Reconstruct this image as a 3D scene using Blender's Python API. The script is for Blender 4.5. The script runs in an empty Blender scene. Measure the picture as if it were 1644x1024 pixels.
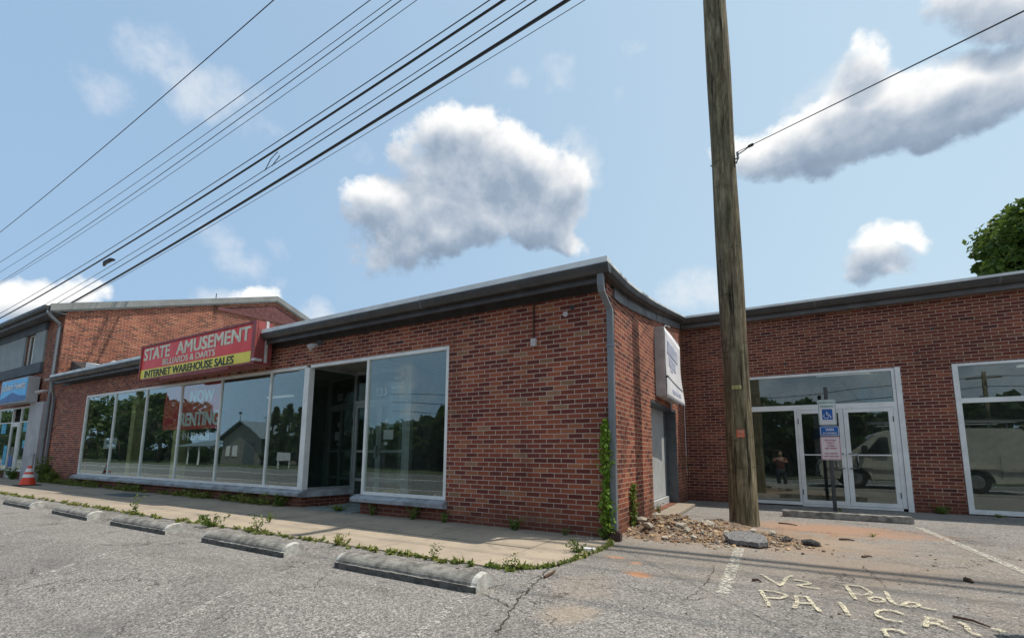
import bpy, bmesh, math, random
import numpy as np
from mathutils import Vector, Matrix
random.seed(7); RNG = np.random.default_rng(7)
S = bpy.context.scene
C = S.collection
R = math.radians

# ------------------------------------------------------------------ camera
F, CX, CY = 730.16, 822.0, 632.6
CAM = Vector((1.9242, -6.0291, 1.1008))
YAW, PIT, ROL = 0.5196, 0.1314, 0.00757
FW = Vector((-math.sin(YAW)*math.cos(PIT), math.cos(YAW)*math.cos(PIT), math.sin(PIT)))
R0 = Vector((math.cos(YAW), math.sin(YAW), 0)); U0 = R0.cross(FW)
RT = R0*math.cos(ROL) + U0*math.sin(ROL); UP = -R0*math.sin(ROL) + U0*math.cos(ROL)
cd = bpy.data.cameras.new('camera'); cam = bpy.data.objects.new('camera', cd); C.objects.link(cam)
cam.matrix_world = Matrix(((RT.x, UP.x, -FW.x, CAM.x), (RT.y, UP.y, -FW.y, CAM.y), (RT.z, UP.z, -FW.z, CAM.z), (0, 0, 0, 1)))
cd.sensor_width = 36; cd.lens = F/1644*36; cd.shift_y = (CY-512)/1644
cd.clip_start = 0.02; cd.clip_end = 3000
S.camera = cam

def ray(u, v): return (FW + RT*((u-CX)/F) + UP*((CY-v)/F))
def P(u, v, ax, val):
    d = ray(u, v); i = 'xyz'.index(ax); return CAM + d*((val-CAM[i])/d[i])

# ------------------------------------------------------------------ light
SUNV = Vector((.40, .235, 1)).normalized()
EL = math.asin(SUNV.z)
S.view_settings.view_transform = 'Standard'; S.view_settings.look = 'None'
S.view_settings.exposure = 0.58; S.view_settings.gamma = 1
ld = bpy.data.lights.new('sun', 'SUN'); ld.energy = 3.1; ld.angle = R(0.53); ld.color = (1, .93, .82)
sun = bpy.data.objects.new('sun', ld); C.objects.link(sun); sun.rotation_euler = SUNV.to_track_quat('Z', 'Y').to_euler()
S.cycles.max_bounces = 8; S.cycles.transparent_max_bounces = 16; S.cycles.sample_clamp_indirect = 6

class NT:
    def __init__(s, nt): s.t = nt; s.n = nt.nodes; s.l = nt.links
    def node(s, typ, **kw):
        n = s.n.new(typ)
        for k, v in kw.items(): setattr(n, k, v)
        return n
    def put(s, sock, v):
        if isinstance(v, bpy.types.NodeSocket): s.l.new(v, sock)
        elif v is not None: sock.default_value = v
    def math(s, op, a, b=None, c=None, clamp=False):
        n = s.node('ShaderNodeMath', operation=op, use_clamp=clamp)
        for i, v in enumerate((a, b, c)):
            if v is not None: s.put(n.inputs[i], v)
        return n.outputs[0]
    def vmath(s, op, a, b=None, out=0):
        n = s.node('ShaderNodeVectorMath', operation=op)
        s.put(n.inputs[0], a)
        if b is not None:
            if op == 'SCALE': s.put(n.inputs['Scale'], b)
            else: s.put(n.inputs[1], b)
        return n.outputs[out]
    def noise(s, vec, scale, detail=3, rough=.55, out=0, dist=0):
        n = s.node('ShaderNodeTexNoise'); s.put(n.inputs['Vector'], vec)
        n.inputs['Scale'].default_value = scale; n.inputs['Detail'].default_value = detail
        n.inputs['Roughness'].default_value = rough; n.inputs['Distortion'].default_value = dist
        return n.outputs[out]
    def mix(s, f, a, b, typ='MIX'):
        n = s.node('ShaderNodeMix', data_type='RGBA', blend_type=typ)
        s.put(n.inputs[0], f); s.put(n.inputs[6], col(a)); s.put(n.inputs[7], col(b)); return n.outputs[2]
    def smooth(s, v, a, b, lo=0., hi=1.):
        n = s.node('ShaderNodeMapRange', interpolation_type='SMOOTHSTEP')
        s.put(n.inputs[0], v); n.inputs[1].default_value = a; n.inputs[2].default_value = b
        n.inputs[3].default_value = lo; n.inputs[4].default_value = hi; return n.outputs[0]
    def ramp(s, v, stops, const=False):
        n = s.node('ShaderNodeValToRGB'); s.put(n.inputs[0], v); cr = n.color_ramp
        cr.interpolation = 'CONSTANT' if const else 'LINEAR'
        while len(cr.elements) > 1: cr.elements.remove(cr.elements[-1])
        cr.elements[0].position = stops[0][0]; cr.elements[0].color = col(stops[0][1])
        for p, c in stops[1:]:
            e = cr.elements.new(p); e.color = col(c)
        return n.outputs[0]
def col(c):
    if isinstance(c, bpy.types.NodeSocket): return c
    if isinstance(c, (int, float)): return (c, c, c, 1)
    return tuple(c) + ((1,) if len(c) == 3 else ())

# ------------------------------------------------------------------ world: hazy sky with clouds
W = bpy.data.worlds.new('World'); S.world = W; W.use_nodes = True
w = NT(W.node_tree); w.n.clear()
sky = w.node('ShaderNodeTexSky', sky_type='NISHITA', sun_disc=False)
sky.sun_elevation = EL; sky.sun_rotation = math.atan2(SUNV.x, SUNV.y)
sky.air_density = 1.0; sky.dust_density = 1.6; sky.ozone_density = 1.0
geo = w.node('ShaderNodeTexCoord'); V = geo.outputs['Generated']
# clouds as soft ellipsoids in direction space, eroded by noise; one group gives the raw density
g = bpy.data.node_groups.new('cloud_density', 'ShaderNodeTree')
g.interface.new_socket('Vector', in_out='INPUT', socket_type='NodeSocketVector')
g.interface.new_socket('Density', in_out='OUTPUT', socket_type='NodeSocketFloat')
g.interface.new_socket('Soft', in_out='OUTPUT', socket_type='NodeSocketFloat')
g.interface.new_socket('Wisp', in_out='OUTPUT', socket_type='NodeSocketFloat')
q = NT(g); gi = q.node('NodeGroupInput'); go = q.node('NodeGroupOutput')
Vn = q.vmath('NORMALIZE', gi.outputs[0])
n1 = q.node('ShaderNodeTexNoise'); q.l.new(Vn, n1.inputs['Vector']); n1.inputs['Scale'].default_value = 5.5; n1.inputs['Detail'].default_value = 4
wv = q.vmath('ADD', Vn, q.vmath('SCALE', q.vmath('SUBTRACT', n1.outputs['Color'], (.5, .5, .5)), .10))
CL = [  # photo direction (u, v), half sizes, tilt, strength
 (700, 345, 130, 70, -28, 1.), (790, 265, 135, 80, 10, 1.05), (865, 325, 75, 85, 0, 1.), (725, 225, 60, 45, 0, .9), (925, 255, 32, 55, -25, .55),
 (625, 405, 45, 35, -30, .62), (640, 340, 75, 55, 0, .9), (755, 345, 80, 55, 10, 1.0), (890, 370, 50, 35, 20, .8),
 (270, 90, 70, 50, 10, .50), (340, 160, 95, 55, 38, .50), (410, 215, 50, 30, 20, .40), (175, 140, 40, 30, 0, .33),
 (1250, 240, 95, 48, -8, .95), (1385, 195, 150, 82, -22, 1.05), (1400, 105, 50, 45, 0, .7), (1530, 160, 150, 85, -24, 1.05), (1340, 140, 70, 40, -30, .6), (1640, 120, 110, 80, 0, .95), (1600, 0, 120, 55, 12, .9),
 (1400, 420, 62, 40, -18, .74), (1450, 392, 50, 22, -8, .62), (1105, 462, 52, 30, 0, .56), (1300, 475, 40, 14, 0, .3),
 (40, 485, 70, 36, 0, .75), (115, 468, 45, 26, 0, .65), (360, 478, 40, 20, 0, .6), (405, 474, 36, 24, 0, .62), (395, 425, 60, 26, 25, .42), (340, 385, 40, 22, 0, .36), (500, 500, 35, 20, 0, .6), (440, 400, 24, 18, 0, .3),
 (870, 112, 38, 26, 0, .36), (820, 127, 24, 18, 0, .3), (1022, 68, 26, 14, 0, .34), (985, 135, 18, 24, 0, .25), (590, 235, 22, 26, 0, .28)]
prev = None; pw = None
for (u, v, a, b, tilt, st) in CL:
    a, b = (a*1.2, b*1.25) if st <= .6 else (a, b); d = ray(u, v).normalized(); du = (ray(u+a, v).normalized()-d).length; dv = (ray(u, v-b).normalized()-d).length
    rx = RT - d*RT.dot(d); rx.normalize(); uy = d.cross(rx) * -1; uy = rx.cross(d)*-1 if False else d.cross(rx)
    if uy.dot(UP) < 0: uy = -uy
    t = R(-tilt); ex = rx*math.cos(t) + uy*math.sin(t); ey = -rx*math.sin(t) + uy*math.cos(t)
    df = q.vmath('SUBTRACT', wv, tuple(d))
    xx = q.math('MULTIPLY', q.vmath('DOT_PRODUCT', df, tuple(ex/du), out=1), 1.)
    yy = q.vmath('DOT_PRODUCT', df, tuple(ey/dv), out=1)
    zz = q.vmath('DOT_PRODUCT', df, tuple(d*3), out=1)
    r2 = q.math('ADD', q.math('ADD', q.math('MULTIPLY', xx, xx), q.math('MULTIPLY', yy, yy)), q.math('MULTIPLY', zz, zz))
    val = q.math('MULTIPLY', q.math('SUBTRACT', 1.32, r2), 1.75*st if st > .6 else 1.25*st)
    if st <= .6:
        val = q.math('MULTIPLY', q.math('SUBTRACT', 1.25, r2), st*1.5)
        pw = val if pw is None else q.math('MAXIMUM', pw, val)
    else: prev = val if prev is None else q.math('SMOOTH_MAX', prev, val, .25)
# broken cloud elsewhere in the sky (behind the street), away from the open patch in front
back = q.smooth(q.vmath('DOT_PRODUCT', Vn, (.25, -1, 0), out=1), -.05, .35)
cn = q.math('SUBTRACT', q.noise(Vn, 3.1, 2, .5), .47)
bk = q.math('SUBTRACT', q.math('MULTIPLY', q.math('MULTIPLY', cn, 7.), back), q.math('SUBTRACT', 1., back))
prev = q.math('MAXIMUM', prev, bk)
prev = q.math('MINIMUM', q.math('MAXIMUM', prev, -1.), 1.9)
f1 = q.noise(Vn, 10, 6, .58); f2 = q.noise(Vn, 30, 4, .64)
def billow(sc, wv_):   # rounded heaps: smooth Voronoi cells
    n = q.node('ShaderNodeTexVoronoi', feature='F1'); n.inputs['Scale'].default_value = sc
    n.inputs['Detail'].default_value = 1.5; n.inputs['Roughness'].default_value = .55; n.normalize = True
    q.l.new(wv_, n.inputs['Vector']); return q.math('SUBTRACT', .42, n.outputs['Distance'])
bl = billow(15, q.vmath('ADD', Vn, q.vmath('SCALE', q.vmath('SUBTRACT', n1.outputs['Color'], (.5, .5, .5)), .07)))
er = q.math('ADD', q.math('ADD', q.math('MULTIPLY', q.math('SUBTRACT', f1, .52), 3.2), q.math('MULTIPLY', q.math('SUBTRACT', f2, .5), 2.1)), q.math('MULTIPLY', bl, 1.4))
q.l.new(q.math('ADD', pw, q.math('ADD', q.math('MULTIPLY', q.math('SUBTRACT', f1, .56), 2.2), q.math('MULTIPLY', q.math('SUBTRACT', f2, .5), 1.0))), go.inputs[2]); q.l.new(q.math('ADD', prev, er), go.inputs[0]); q.l.new(q.math('ADD', q.math('MULTIPLY', prev, .8), q.math('ADD', q.math('MULTIPLY', q.math('SUBTRACT', f1, .5), 2.0), q.math('MULTIPLY', bl, 1.1))), go.inputs[1])
def dens(vec):
    n = w.node('ShaderNodeGroup'); n.node_tree = g; w.put(n.inputs[0], vec); return n.outputs[0], n.outputs[1], n.outputs[2]
d0, s0, wi = dens(V); d1, s1, _w = dens(w.vmath('ADD', V, tuple(Vector((.012, .0, .040)))))
alpha = w.smooth(d0, .05, 1.25)
alpha = w.math('MULTIPLY', alpha, .96)
slope = w.math('SUBTRACT', s0, s1)
lit = w.math('ADD', w.math('MULTIPLY', slope, .42), w.math('SUBTRACT', .57, w.math('MULTIPLY', w.smooth(d0, .3, 2.4), .27)), clamp=True)
ccol = w.ramp(lit, [(0, (.165, .215, .285)), (.25, (.225, .28, .355)), (.5, (.37, .41, .465)), (.75, (.58, .59, .60)), (1, (.74, .735, .715))])
SKS = .10
skc = w.vmath('SCALE', sky.outputs[0], SKS)
up = w.node('ShaderNodeSeparateXYZ'); w.l.new(V, up.inputs[0])
hz = w.smooth(up.outputs[2], .02, .75, .95, .82)
side = w.smooth(w.vmath('DOT_PRODUCT', V, (.75, .3, .1), out=1), -.7, .8)
hazecol = w.mix(side, (.245, .370, .525), (.39, .51, .59))
base = w.mix(hz, skc, hazecol)
base = w.mix(w.smooth(wi, .0, 1.3, 0., .62), base, (.60, .615, .625))
fin = w.mix(alpha, base, ccol)
bg = w.node('ShaderNodeBackground'); w.put(bg.inputs[0], fin); bg.inputs[1].default_value = 1.0
ow = w.node('ShaderNodeOutputWorld'); w.l.new(bg.outputs[0], ow.inputs[0])
W.cycles.sampling_method = 'MANUAL'; W.cycles.sample_map_resolution = 512

# ------------------------------------------------------------------ materials
def new(name):
    m = bpy.data.materials.new(name); m.use_nodes = True; t = NT(m.node_tree)
    return m, t, t.n['Principled BSDF']
def pos(t): return t.node('ShaderNodeNewGeometry').outputs['Position']
def mat(name, c, rough=.6, c2=None, sc=6, bump=0, bsc=60, metal=0, spec=.5, streak=None):
    m, t, b = new(name); p = pos(t)
    if streak: p = t.vmath('MULTIPLY', p, streak)
    c2 = c2 or tuple(x*.72 for x in c)
    n = t.noise(p, sc, 5, .62); k = t.smooth(n, .35, .68)
    t.put(b.inputs['Base Color'], t.mix(k, c, c2))
    b.inputs['Metallic'].default_value = metal; b.inputs['Specular IOR Level'].default_value = spec
    t.put(b.inputs['Roughness'], t.smooth(n, .2, .8, rough*.8, min(1, rough*1.2)))
    if bump:
        bn = t.node('ShaderNodeBump'); bn.inputs['Strength'].default_value = bump; bn.inputs['Distance'].default_value = .01
        t.put(bn.inputs['Height'], t.noise(p, bsc, 4, .6)); t.l.new(bn.outputs[0], b.inputs['Normal'])
    return m

def brick(name, pal, mortar, dirt=.5, seed=0., L=.2205, H=.07):
    m, t, b = new(name)
    gm = t.node('ShaderNodeNewGeometry'); sp = t.node('ShaderNodeSeparateXYZ'); t.l.new(gm.outputs['Position'], sp.inputs[0])
    sn = t.node('ShaderNodeSeparateXYZ'); t.l.new(gm.outputs['True Normal'], sn.inputs[0])
    isx = t.math('GREATER_THAN', t.math('ABSOLUTE', sn.outputs[0]), .7)
    isz = t.math('GREATER_THAN', t.math('ABSOLUTE', sn.outputs[2]), .7)
    u = t.math('ADD', t.math('MULTIPLY', sp.outputs[1], isx), t.math('MULTIPLY', sp.outputs[0], t.math('SUBTRACT', 1, isx)))
    wob = t.math('MULTIPLY', t.math('SUBTRACT', t.noise(gm.outputs['Position'], 9, 2), .5), .006)
    z = t.math('ADD', t.math('ADD', sp.outputs[2], t.math('MULTIPLY', sp.outputs[1], isz)), wob)
    zr = t.math('DIVIDE', t.math('ADD', z, 7.), H); row = t.math('FLOOR', zr)
    off = t.math('MULTIPLY', t.math('MODULO', row, 2.), .5)
    # small per-course shift of the joints, as laid by hand
    wn0 = t.node('ShaderNodeTexWhiteNoise', noise_dimensions='1D'); t.l.new(row, wn0.inputs['W'])
    ur = t.math('ADD', t.math('ADD', t.math('DIVIDE', t.math('ADD', u, 77.), L), off), t.math('MULTIPLY', wn0.outputs[0], .07))
    cl = t.math('FLOOR', ur)
    fu = t.math('SUBTRACT', ur, cl); fz = t.math('SUBTRACT', zr, row)
    eu = t.math('MULTIPLY', t.math('MINIMUM', fu, t.math('SUBTRACT', 1, fu)), L)
    ez = t.math('MULTIPLY', t.math('MINIMUM', fz, t.math('SUBTRACT', 1, fz)), H)
    e = t.math('ADD', t.math('MINIMUM', eu, ez), t.math('MULTIPLY', t.math('SUBTRACT', t.noise(gm.outputs['Position'], 70, 2), .5), .0035))
    mask = t.smooth(e, .0046, .0072)
    cv = t.node('ShaderNodeCombineXYZ'); t.l.new(cl, cv.inputs[0]); t.l.new(row, cv.inputs[1]); cv.inputs[2].default_value = seed
    t.l.new(isx, cv.inputs[2]) if False else None
    wn = t.node('ShaderNodeTexWhiteNoise', noise_dimensions='3D'); t.l.new(cv.outputs[0], wn.inputs['Vector'])
    bc = t.ramp(wn.outputs[0], pal, const=True)
    var = t.math('ADD', .78, t.math('MULTIPLY', t.noise(gm.outputs['Position'], 55, 4, .7), .44))
    wn2 = t.node('ShaderNodeTexWhiteNoise', noise_dimensions='3D'); t.l.new(t.vmath('ADD', cv.outputs[0], (3.3, 8.1, 1.7)), wn2.inputs['Vector'])
    var = t.math('MULTIPLY', var, t.math('ADD', .84, t.math('MULTIPLY', wn2.outputs[0], .32)))
    bc = t.mix(1., bc, t.vmath('SCALE', (1, 1, 1), var), 'MULTIPLY')
    mo = t.mix(t.noise(gm.outputs['Position'], 14, 5, .65), mortar, tuple(x*.62 for x in mortar))
    cc = t.mix(mask, mo, bc)
    big = t.noise(gm.outputs['Position'], .9, 4, .6); cc = t.mix(1., cc, t.ramp(big, [(.3, (.72, .69, .69)), (.5, (.90, .88, .88)), (.68, (1.04, 1.0, .98))]), 'MULTIPLY')
    ef = t.smooth(t.noise(t.vmath('ADD', gm.outputs['Position'], (4, 4, 2)), 2.6, 6, .7), .60, .78); cc = t.mix(t.math('MULTIPLY', ef, .22), cc, (.42, .34, .28))
    # weather stains: large vertical patches and a damp, dirty base
    st = t.noise(t.vmath('MULTIPLY', gm.outputs['Position'], (1.6, 1.6, .45)), 1.3, 5, .6)
    cc = t.mix(t.math('MULTIPLY', t.smooth(st, .52, .74), dirt*.55), cc, (.05, .03, .025))
    lowz = t.math('MULTIPLY', t.smooth(t.math('ADD', sp.outputs[2], t.math('MULTIPLY', t.noise(gm.outputs['Position'], 2.2, 4), -.5)), -.25, .18, 1., 0.), .62)
    cc = t.mix(lowz, cc, (.11, .045, .03))
    t.put(b.inputs['Base Color'], cc); b.inputs['Roughness'].default_value = .86; b.inputs['Specular IOR Level'].default_value = .25
    bn = t.node('ShaderNodeBump'); bn.inputs['Strength'].default_value = .8; bn.inputs['Distance'].default_value = .008
    t.put(bn.inputs['Height'], t.math('ADD', t.math('MULTIPLY', mask, .7), t.math('MULTIPLY', t.noise(gm.outputs['Position'], 130, 3, .6), .3)))
    t.l.new(bn.outputs[0], b.inputs['Normal']); return m
PAL_A = [(0, (.155, .043, .034)), (.18, (.20, .055, .038)), (.34, (.27, .076, .045)), (.54, (.315, .096, .053)), (.72, (.24, .064, .042)), (.87, (.34, .13, .070)), (.95, (.28, .155, .092)), (.99, (.095, .042, .036))]
PAL_B = [(0, (.13, .038, .029)), (.22, (.175, .052, .035)), (.5, (.22, .068, .042)), (.78, (.26, .090, .051)), (.94, (.21, .095, .058)), (.985, (.09, .034, .030))]
PAL_C = [(0, (.145, .040, .030)), (.18, (.25, .068, .045)), (.42, (.30, .090, .055)), (.66, (.225, .058, .040)), (.80, (.33, .12, .07)), (.94, (.13, .038, .032))]
M = {}
M['brickA'] = brick('brick_front', PAL_A, (.66, .52, .43), .45)
M['brickB'] = brick('brick_right_wing', PAL_B, (.58, .43, .34), .45, 3.)
M['brickC'] = brick('brick_sunlit_side', PAL_C, (.56, .42, .29), .8, 5.)
M['brickD'] = brick('brick_tall_building', PAL_C, (.58, .46, .33), .9, 9.)
M['white'] = mat('painted_white_aluminium', (.78, .79, .78), .4, (.66, .67, .66), 3, .1, 40)
M['alu'] = mat('grey_green_aluminium', (.34, .37, .37), .35, (.25, .27, .27), 3, metal=.3)
M['sill'] = mat('grey_painted_sill', (.37, .395, .43), .6, (.20, .21, .22), 5, .3, 30)
M['gutter'] = mat('dark_brown_grey_gutter', (.062, .058, .056), .42, (.040, .038, .037), 3.5, .15, 5)
M['fascia'] = mat('grey_fascia_paint', (.125, .125, .13), .55, (.085, .083, .085), 2.5, .2, 8)
M['drip'] = mat('pale_metal_edge', (.74, .76, .76), .45, (.55, .57, .58), 2)
M['roof'] = mat('weathered_roof_membrane', (.42, .42, .40), .8)
M['dspout'] = mat('grey_downspout_paint', (.19, .205, .225), .42, (.15, .16, .17), 3)
M['rust'] = mat('rusty_iron', (.07, .03, .022), .8, (.03, .02, .018), 20, .4)
M['conc'] = mat('weathered_concrete', (.27, .255, .225), .9, (.12, .113, .10), 9, .8, 90)
M['concw'] = mat('white_painted_concrete', (.52, .51, .47), .85, (.30, .29, .26), 14, .5, 90)
M['soffit'] = mat('dark_soffit', (.20, .20, .18), .8)
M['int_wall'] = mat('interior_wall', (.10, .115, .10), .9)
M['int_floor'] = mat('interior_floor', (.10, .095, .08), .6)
M['int_col'] = mat('interior_column', (.72, .66, .30), .7)
M['door_grey'] = mat('grey_flush_door', (.46, .47, .47), .5, (.36, .37, .37), 2)
M['door_dark'] = mat('dark_grey_reveal', (.085, .10, .115), .45)
M['black'] = mat('black_metal', (.03, .032, .033), .5)
M['steel'] = mat('dull_galvanised_steel', (.32, .33, .34), .4, metal=.7)
M['postgrey'] = mat('dark_steel_channel', (.075, .08, .085), .5, metal=.3)
M['red'] = mat('faded_red_sign_face', (.82, .045, .035), .4, (.72, .045, .035), 2)
M['redframe'] = mat('dull_red_sign_frame', (.30, .06, .055), .55, (.20, .05, .05), 9, .2)
M['yellow'] = mat('yellow_sign_face', (.85, .70, .05), .35, (.78, .64, .05), 3)
M['cream'] = mat('cream_lettering', (.80, .76, .60), .5, (.58, .53, .42), 9)
M['dkletter'] = mat('dark_green_lettering', (.05, .06, .03), .5)
M['stucco'] = mat('grey_stucco', (.30, .335, .345), .9, (.255, .285, .295), 1.4, .4, 80)
M['stuccod'] = mat('dark_grey_stucco', (.10, .12, .135), .9, (.085, .10, .115), 1.4, .4, 80)
M['pilaster'] = mat('pale_grey_pilaster', (.42, .425, .45), .8, (.34, .345, .36), 2, .2, 40)
M['blue'] = mat('bright_blue_sign_face', (.09, .50, .88), .35, (.07, .42, .82), 1.2)
M['bluedk'] = mat('deep_blue_sign_paint', (.015, .11, .36), .35)
M['whitep'] = mat('white_paint', (.74, .75, .76), .5, (.66, .67, .68), 6)
M['orange'] = mat('orange_cone_plastic', (.78, .06, .015), .45, (.62, .05, .02), 6)
M['bannerr'] = mat('red_window_banner', (.66, .04, .055), .7)
M['bannerp'] = mat('pale_pink_window_banner', (.60, .30, .32), .7, (.50, .20, .22), 3)
M['green'] = mat('sign_green_lettering', (.04, .30, .22), .5)
M['signblue'] = mat('sign_blue', (.012, .12, .42), .4)
M['signred'] = mat('sign_red_lettering', (.42, .05, .07), .5)
M['signface'] = mat('reflective_sign_sheet', (.66, .66, .68), .4, (.58, .57, .60), 7)
M['signpink'] = mat('faded_pinkish_sign_sheet', (.66, .58, .61), .4, (.58, .50, .54), 7)
M['boxwhite'] = mat('dirty_white_sign_box', (.56, .52, .52), .6, (.42, .39, .39), 4, .1)
M['tag_y'] = mat('yellow_tag', (.62, .56, .22), .45)
M['tag_o'] = mat('orange_tag', (.68, .17, .07), .45)
M['vanw'] = mat('cream_white_van_paint', (.50, .49, .43), .25, (.42, .41, .36), 1.5)
M['rubber'] = mat('black_rubber', (.02, .02, .02), .8)
M['rim'] = mat('grey_wheel_rim', (.35, .35, .36), .35, metal=.6)
M['vanglass'] = mat('dark_vehicle_glass', (.015, .02, .022), .05)
M['lens'] = mat('clear_lamp_lens', (.6, .6, .6), .1)
M['barnwall'] = mat('pale_siding', (.21, .205, .18), .8, streak=(1, 1, 6))
M['barnroof'] = mat('blue_grey_metal_roof', (.14, .19, .23), .45)
M['skin'] = mat('skin', (.42, .24, .17), .6); M['hair'] = mat('brown_hair', (.05, .03, .02), .7)
M['shirt'] = mat('dark_red_shirt', (.18, .05, .045), .9); M['pants'] = mat('dark_trousers', (.035, .035, .05), .9)
M['stone'] = mat('pale_broken_concrete', (.46, .41, .33), .9, (.24, .21, .17), 12, .8, 60)
M['slab'] = mat('broken_asphalt_slab', (.22, .21, .205), .95, (.10, .10, .10), 30, 1., 80)
M['dark_rock'] = mat('dark_asphalt_lump', (.06, .055, .05), .95, (.03, .03, .03), 30, 1., 60)
M['stick'] = mat('brown_stick', (.09, .045, .025), .9)
M['bark'] = mat('tree_bark', (.10, .075, .055), .95, (.05, .04, .03), 12, .8, 30)

def ground_mat():
    m, t, b = new('aged_asphalt'); p = pos(t)
    vo = t.node('ShaderNodeTexVoronoi', feature='F1'); t.put(vo.inputs['Vector'], p); vo.inputs['Scale'].default_value = 105
    vo2 = t.node('ShaderNodeTexVoronoi', feature='F1'); t.put(vo2.inputs['Vector'], p); vo2.inputs['Scale'].default_value = 52
    sp = t.node('ShaderNodeSeparateColor'); t.l.new(vo.outputs['Color'], sp.inputs[0])
    sp2 = t.node('ShaderNodeSeparateColor'); t.l.new(vo2.outputs['Color'], sp2.inputs[0])
    a = t.ramp(sp.outputs[0], [(0, (.045, .043, .042)), (.35, (.155, .147, .138)), (.68, (.27, .257, .242)), (.90, (.41, .39, .365)), (1, (.58, .55, .51))])
    a2 = t.ramp(sp2.outputs[1], [(0, (.11, .104, .10)), (.55, (.22, .208, .198)), (.92, (.30, .28, .27)), (1, (.50, .48, .45))])
    c = t.mix(.38, a, a2); c = t.mix(1., c, (1.0, .982, .955), 'MULTIPLY')
    spx = t.node('ShaderNodeSeparateXYZ'); t.l.new(p, spx.inputs[0])
    # tonal patches, wheel-worn bands, darker newer area at right
    pt = t.noise(p, .55, 5, .6); c = t.mix(t.math('MULTIPLY', t.smooth(pt, .42, .72), .38), c, (.095, .088, .084))
    pt2 = t.noise(t.vmath('ADD', p, (9, 4, 0)), 1.7, 5, .65); c = t.mix(t.math('MULTIPLY', t.smooth(pt2, .52, .75), .35), c, (.27, .25, .235))
    # clay dust washed round the pole base and beyond
    def dust(cx, cy, rx, ry, a, colr):
        dd = t.vmath('MULTIPLY', t.vmath('SUBTRACT', p, (cx, cy, 0)), (1/rx, 1/ry, 0))
        r = t.vmath('LENGTH', dd, out=1)
        r = t.math('ADD', r, t.math('MULTIPLY', t.math('SUBTRACT', t.noise(p, 3.2, 5, .65), .5), 1.6))
        return t.math('MULTIPLY', t.smooth(r, 1.15, .35), a), colr
    for args in [(1.9, .6, 3.2, 2.6, .42, (.28, .225, .17)), (1.5, 1.2, 1.7, 1.1, .62, (.30, .195, .12)), (2.6, 2.6, 1.5, .8, .6, (.38, .20, .11)), (.45, -2.3, .3, .5, .28, (.34, .26, .19)),
                 (.75, -1.6, .16, .10, .9, (.48, .23, .12)), (.38, -1.0, .12, .07, .8, (.46, .24, .13)), (.62, -1.15, .08, .07, .8, (.44, .24, .13)), (2.6, -.2, .9, .6, .35, (.30, .22, .16)),
                 (2.6, 1.2, .8, .4, .4, (.34, .27, .21)), (.6, -2.9, .22, .3, .4, (.38, .29, .2))]:
        f, cc = dust(*args); c = t.mix(f, c, cc)
    trk = t.noise(t.vmath('MULTIPLY', p, (.25, 1.6, 1)), 1.6, 5, .6); c = t.mix(t.math('MULTIPLY', t.smooth(trk, .53, .68), .35), c, (.10, .095, .09))
    oil = t.smooth(t.noise(t.vmath('ADD', p, (2, 31, 0)), 3.4, 4, .7), .66, .76); c = t.mix(t.math('MULTIPLY', oil, .55), c, (.05, .047, .045))
    grt = t.smooth(t.noise(p, 9, 5, .8), .60, .72); c = t.mix(t.math('MULTIPLY', grt, .22), c, (.30, .25, .19))
    # cracks
    def crack(sc, w_, a, seed):
        ve = t.node('ShaderNodeTexVoronoi', feature='DISTANCE_TO_EDGE')
        wp = t.vmath('ADD', t.vmath('ADD', p, (seed, seed, 0)), t.vmath('SCALE', t.noise(p, 2.1, 5, .7, out=1), .9))
        t.put(ve.inputs['Vector'], wp); ve.inputs['Scale'].default_value = sc
        br = t.smooth(t.noise(t.vmath('ADD', p, (seed, 0, 0)), .8, 3), .46, .56)
        return t.math('MULTIPLY', t.math('MULTIPLY', t.smooth(ve.outputs[0], w_, w_*.3), a), br)
    ck = t.math('MAXIMUM', crack(.42, .006, .75, 3.), crack(.9, .008, .55, 11.))
    c = t.mix(ck, c, (.035, .03, .027))
    t.put(b.inputs['Base Color'], c); b.inputs['Roughness'].default_value = .92; b.inputs['Specular IOR Level'].default_value = .22
    bn = t.node('ShaderNodeBump'); bn.inputs['Strength'].default_value = .75; bn.inputs['Distance'].default_value = .008
    hgt = t.math('ADD', t.math('MULTIPLY', vo.outputs['Distance'], -.6), t.math('MULTIPLY', t.noise(p, 110, 4, .7), .7))
    hgt = t.math('SUBTRACT', hgt, t.math('MULTIPLY', ck, .8))
    t.put(bn.inputs['Height'], hgt); t.l.new(bn.outputs[0], b.inputs['Normal']); return m
M['asphalt'] = ground_mat()
def walk_mat():
    m, t, b = new('tan_concrete_walk'); p = pos(t)
    c = t.mix(t.smooth(t.noise(p, 1.1, 5, .6), .35, .7), (.47, .385, .29), (.345, .29, .225))
    c = t.mix(t.math('MULTIPLY', t.noise(p, 160, 3, .8), .55), c, (.20, .165, .13))
    c = t.mix(t.math('MULTIPLY', t.smooth(t.noise(p, 5, 4, .7), .52, .70), .55), c, (.19, .165, .14))
    sp = t.node('ShaderNodeSeparateXYZ'); t.l.new(p, sp.inputs[0])
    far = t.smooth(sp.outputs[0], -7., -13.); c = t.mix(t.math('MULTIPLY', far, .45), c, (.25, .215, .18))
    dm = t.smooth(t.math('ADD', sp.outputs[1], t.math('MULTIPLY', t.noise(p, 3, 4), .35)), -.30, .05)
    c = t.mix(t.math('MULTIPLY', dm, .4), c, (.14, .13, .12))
    t.put(b.inputs['Base Color'], c); b.inputs['Roughness'].default_value = .93; b.inputs['Specular IOR Level'].default_value = .2
    bn = t.node('ShaderNodeBump'); bn.inputs['Strength'].default_value = .5; bn.inputs['Distance'].default_value = .006
    t.put(bn.inputs['Height'], t.noise(p, 120, 4, .7)); t.l.new(bn.outputs[0], b.inputs['Normal']); return m
M['walk'] = walk_mat()
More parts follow.
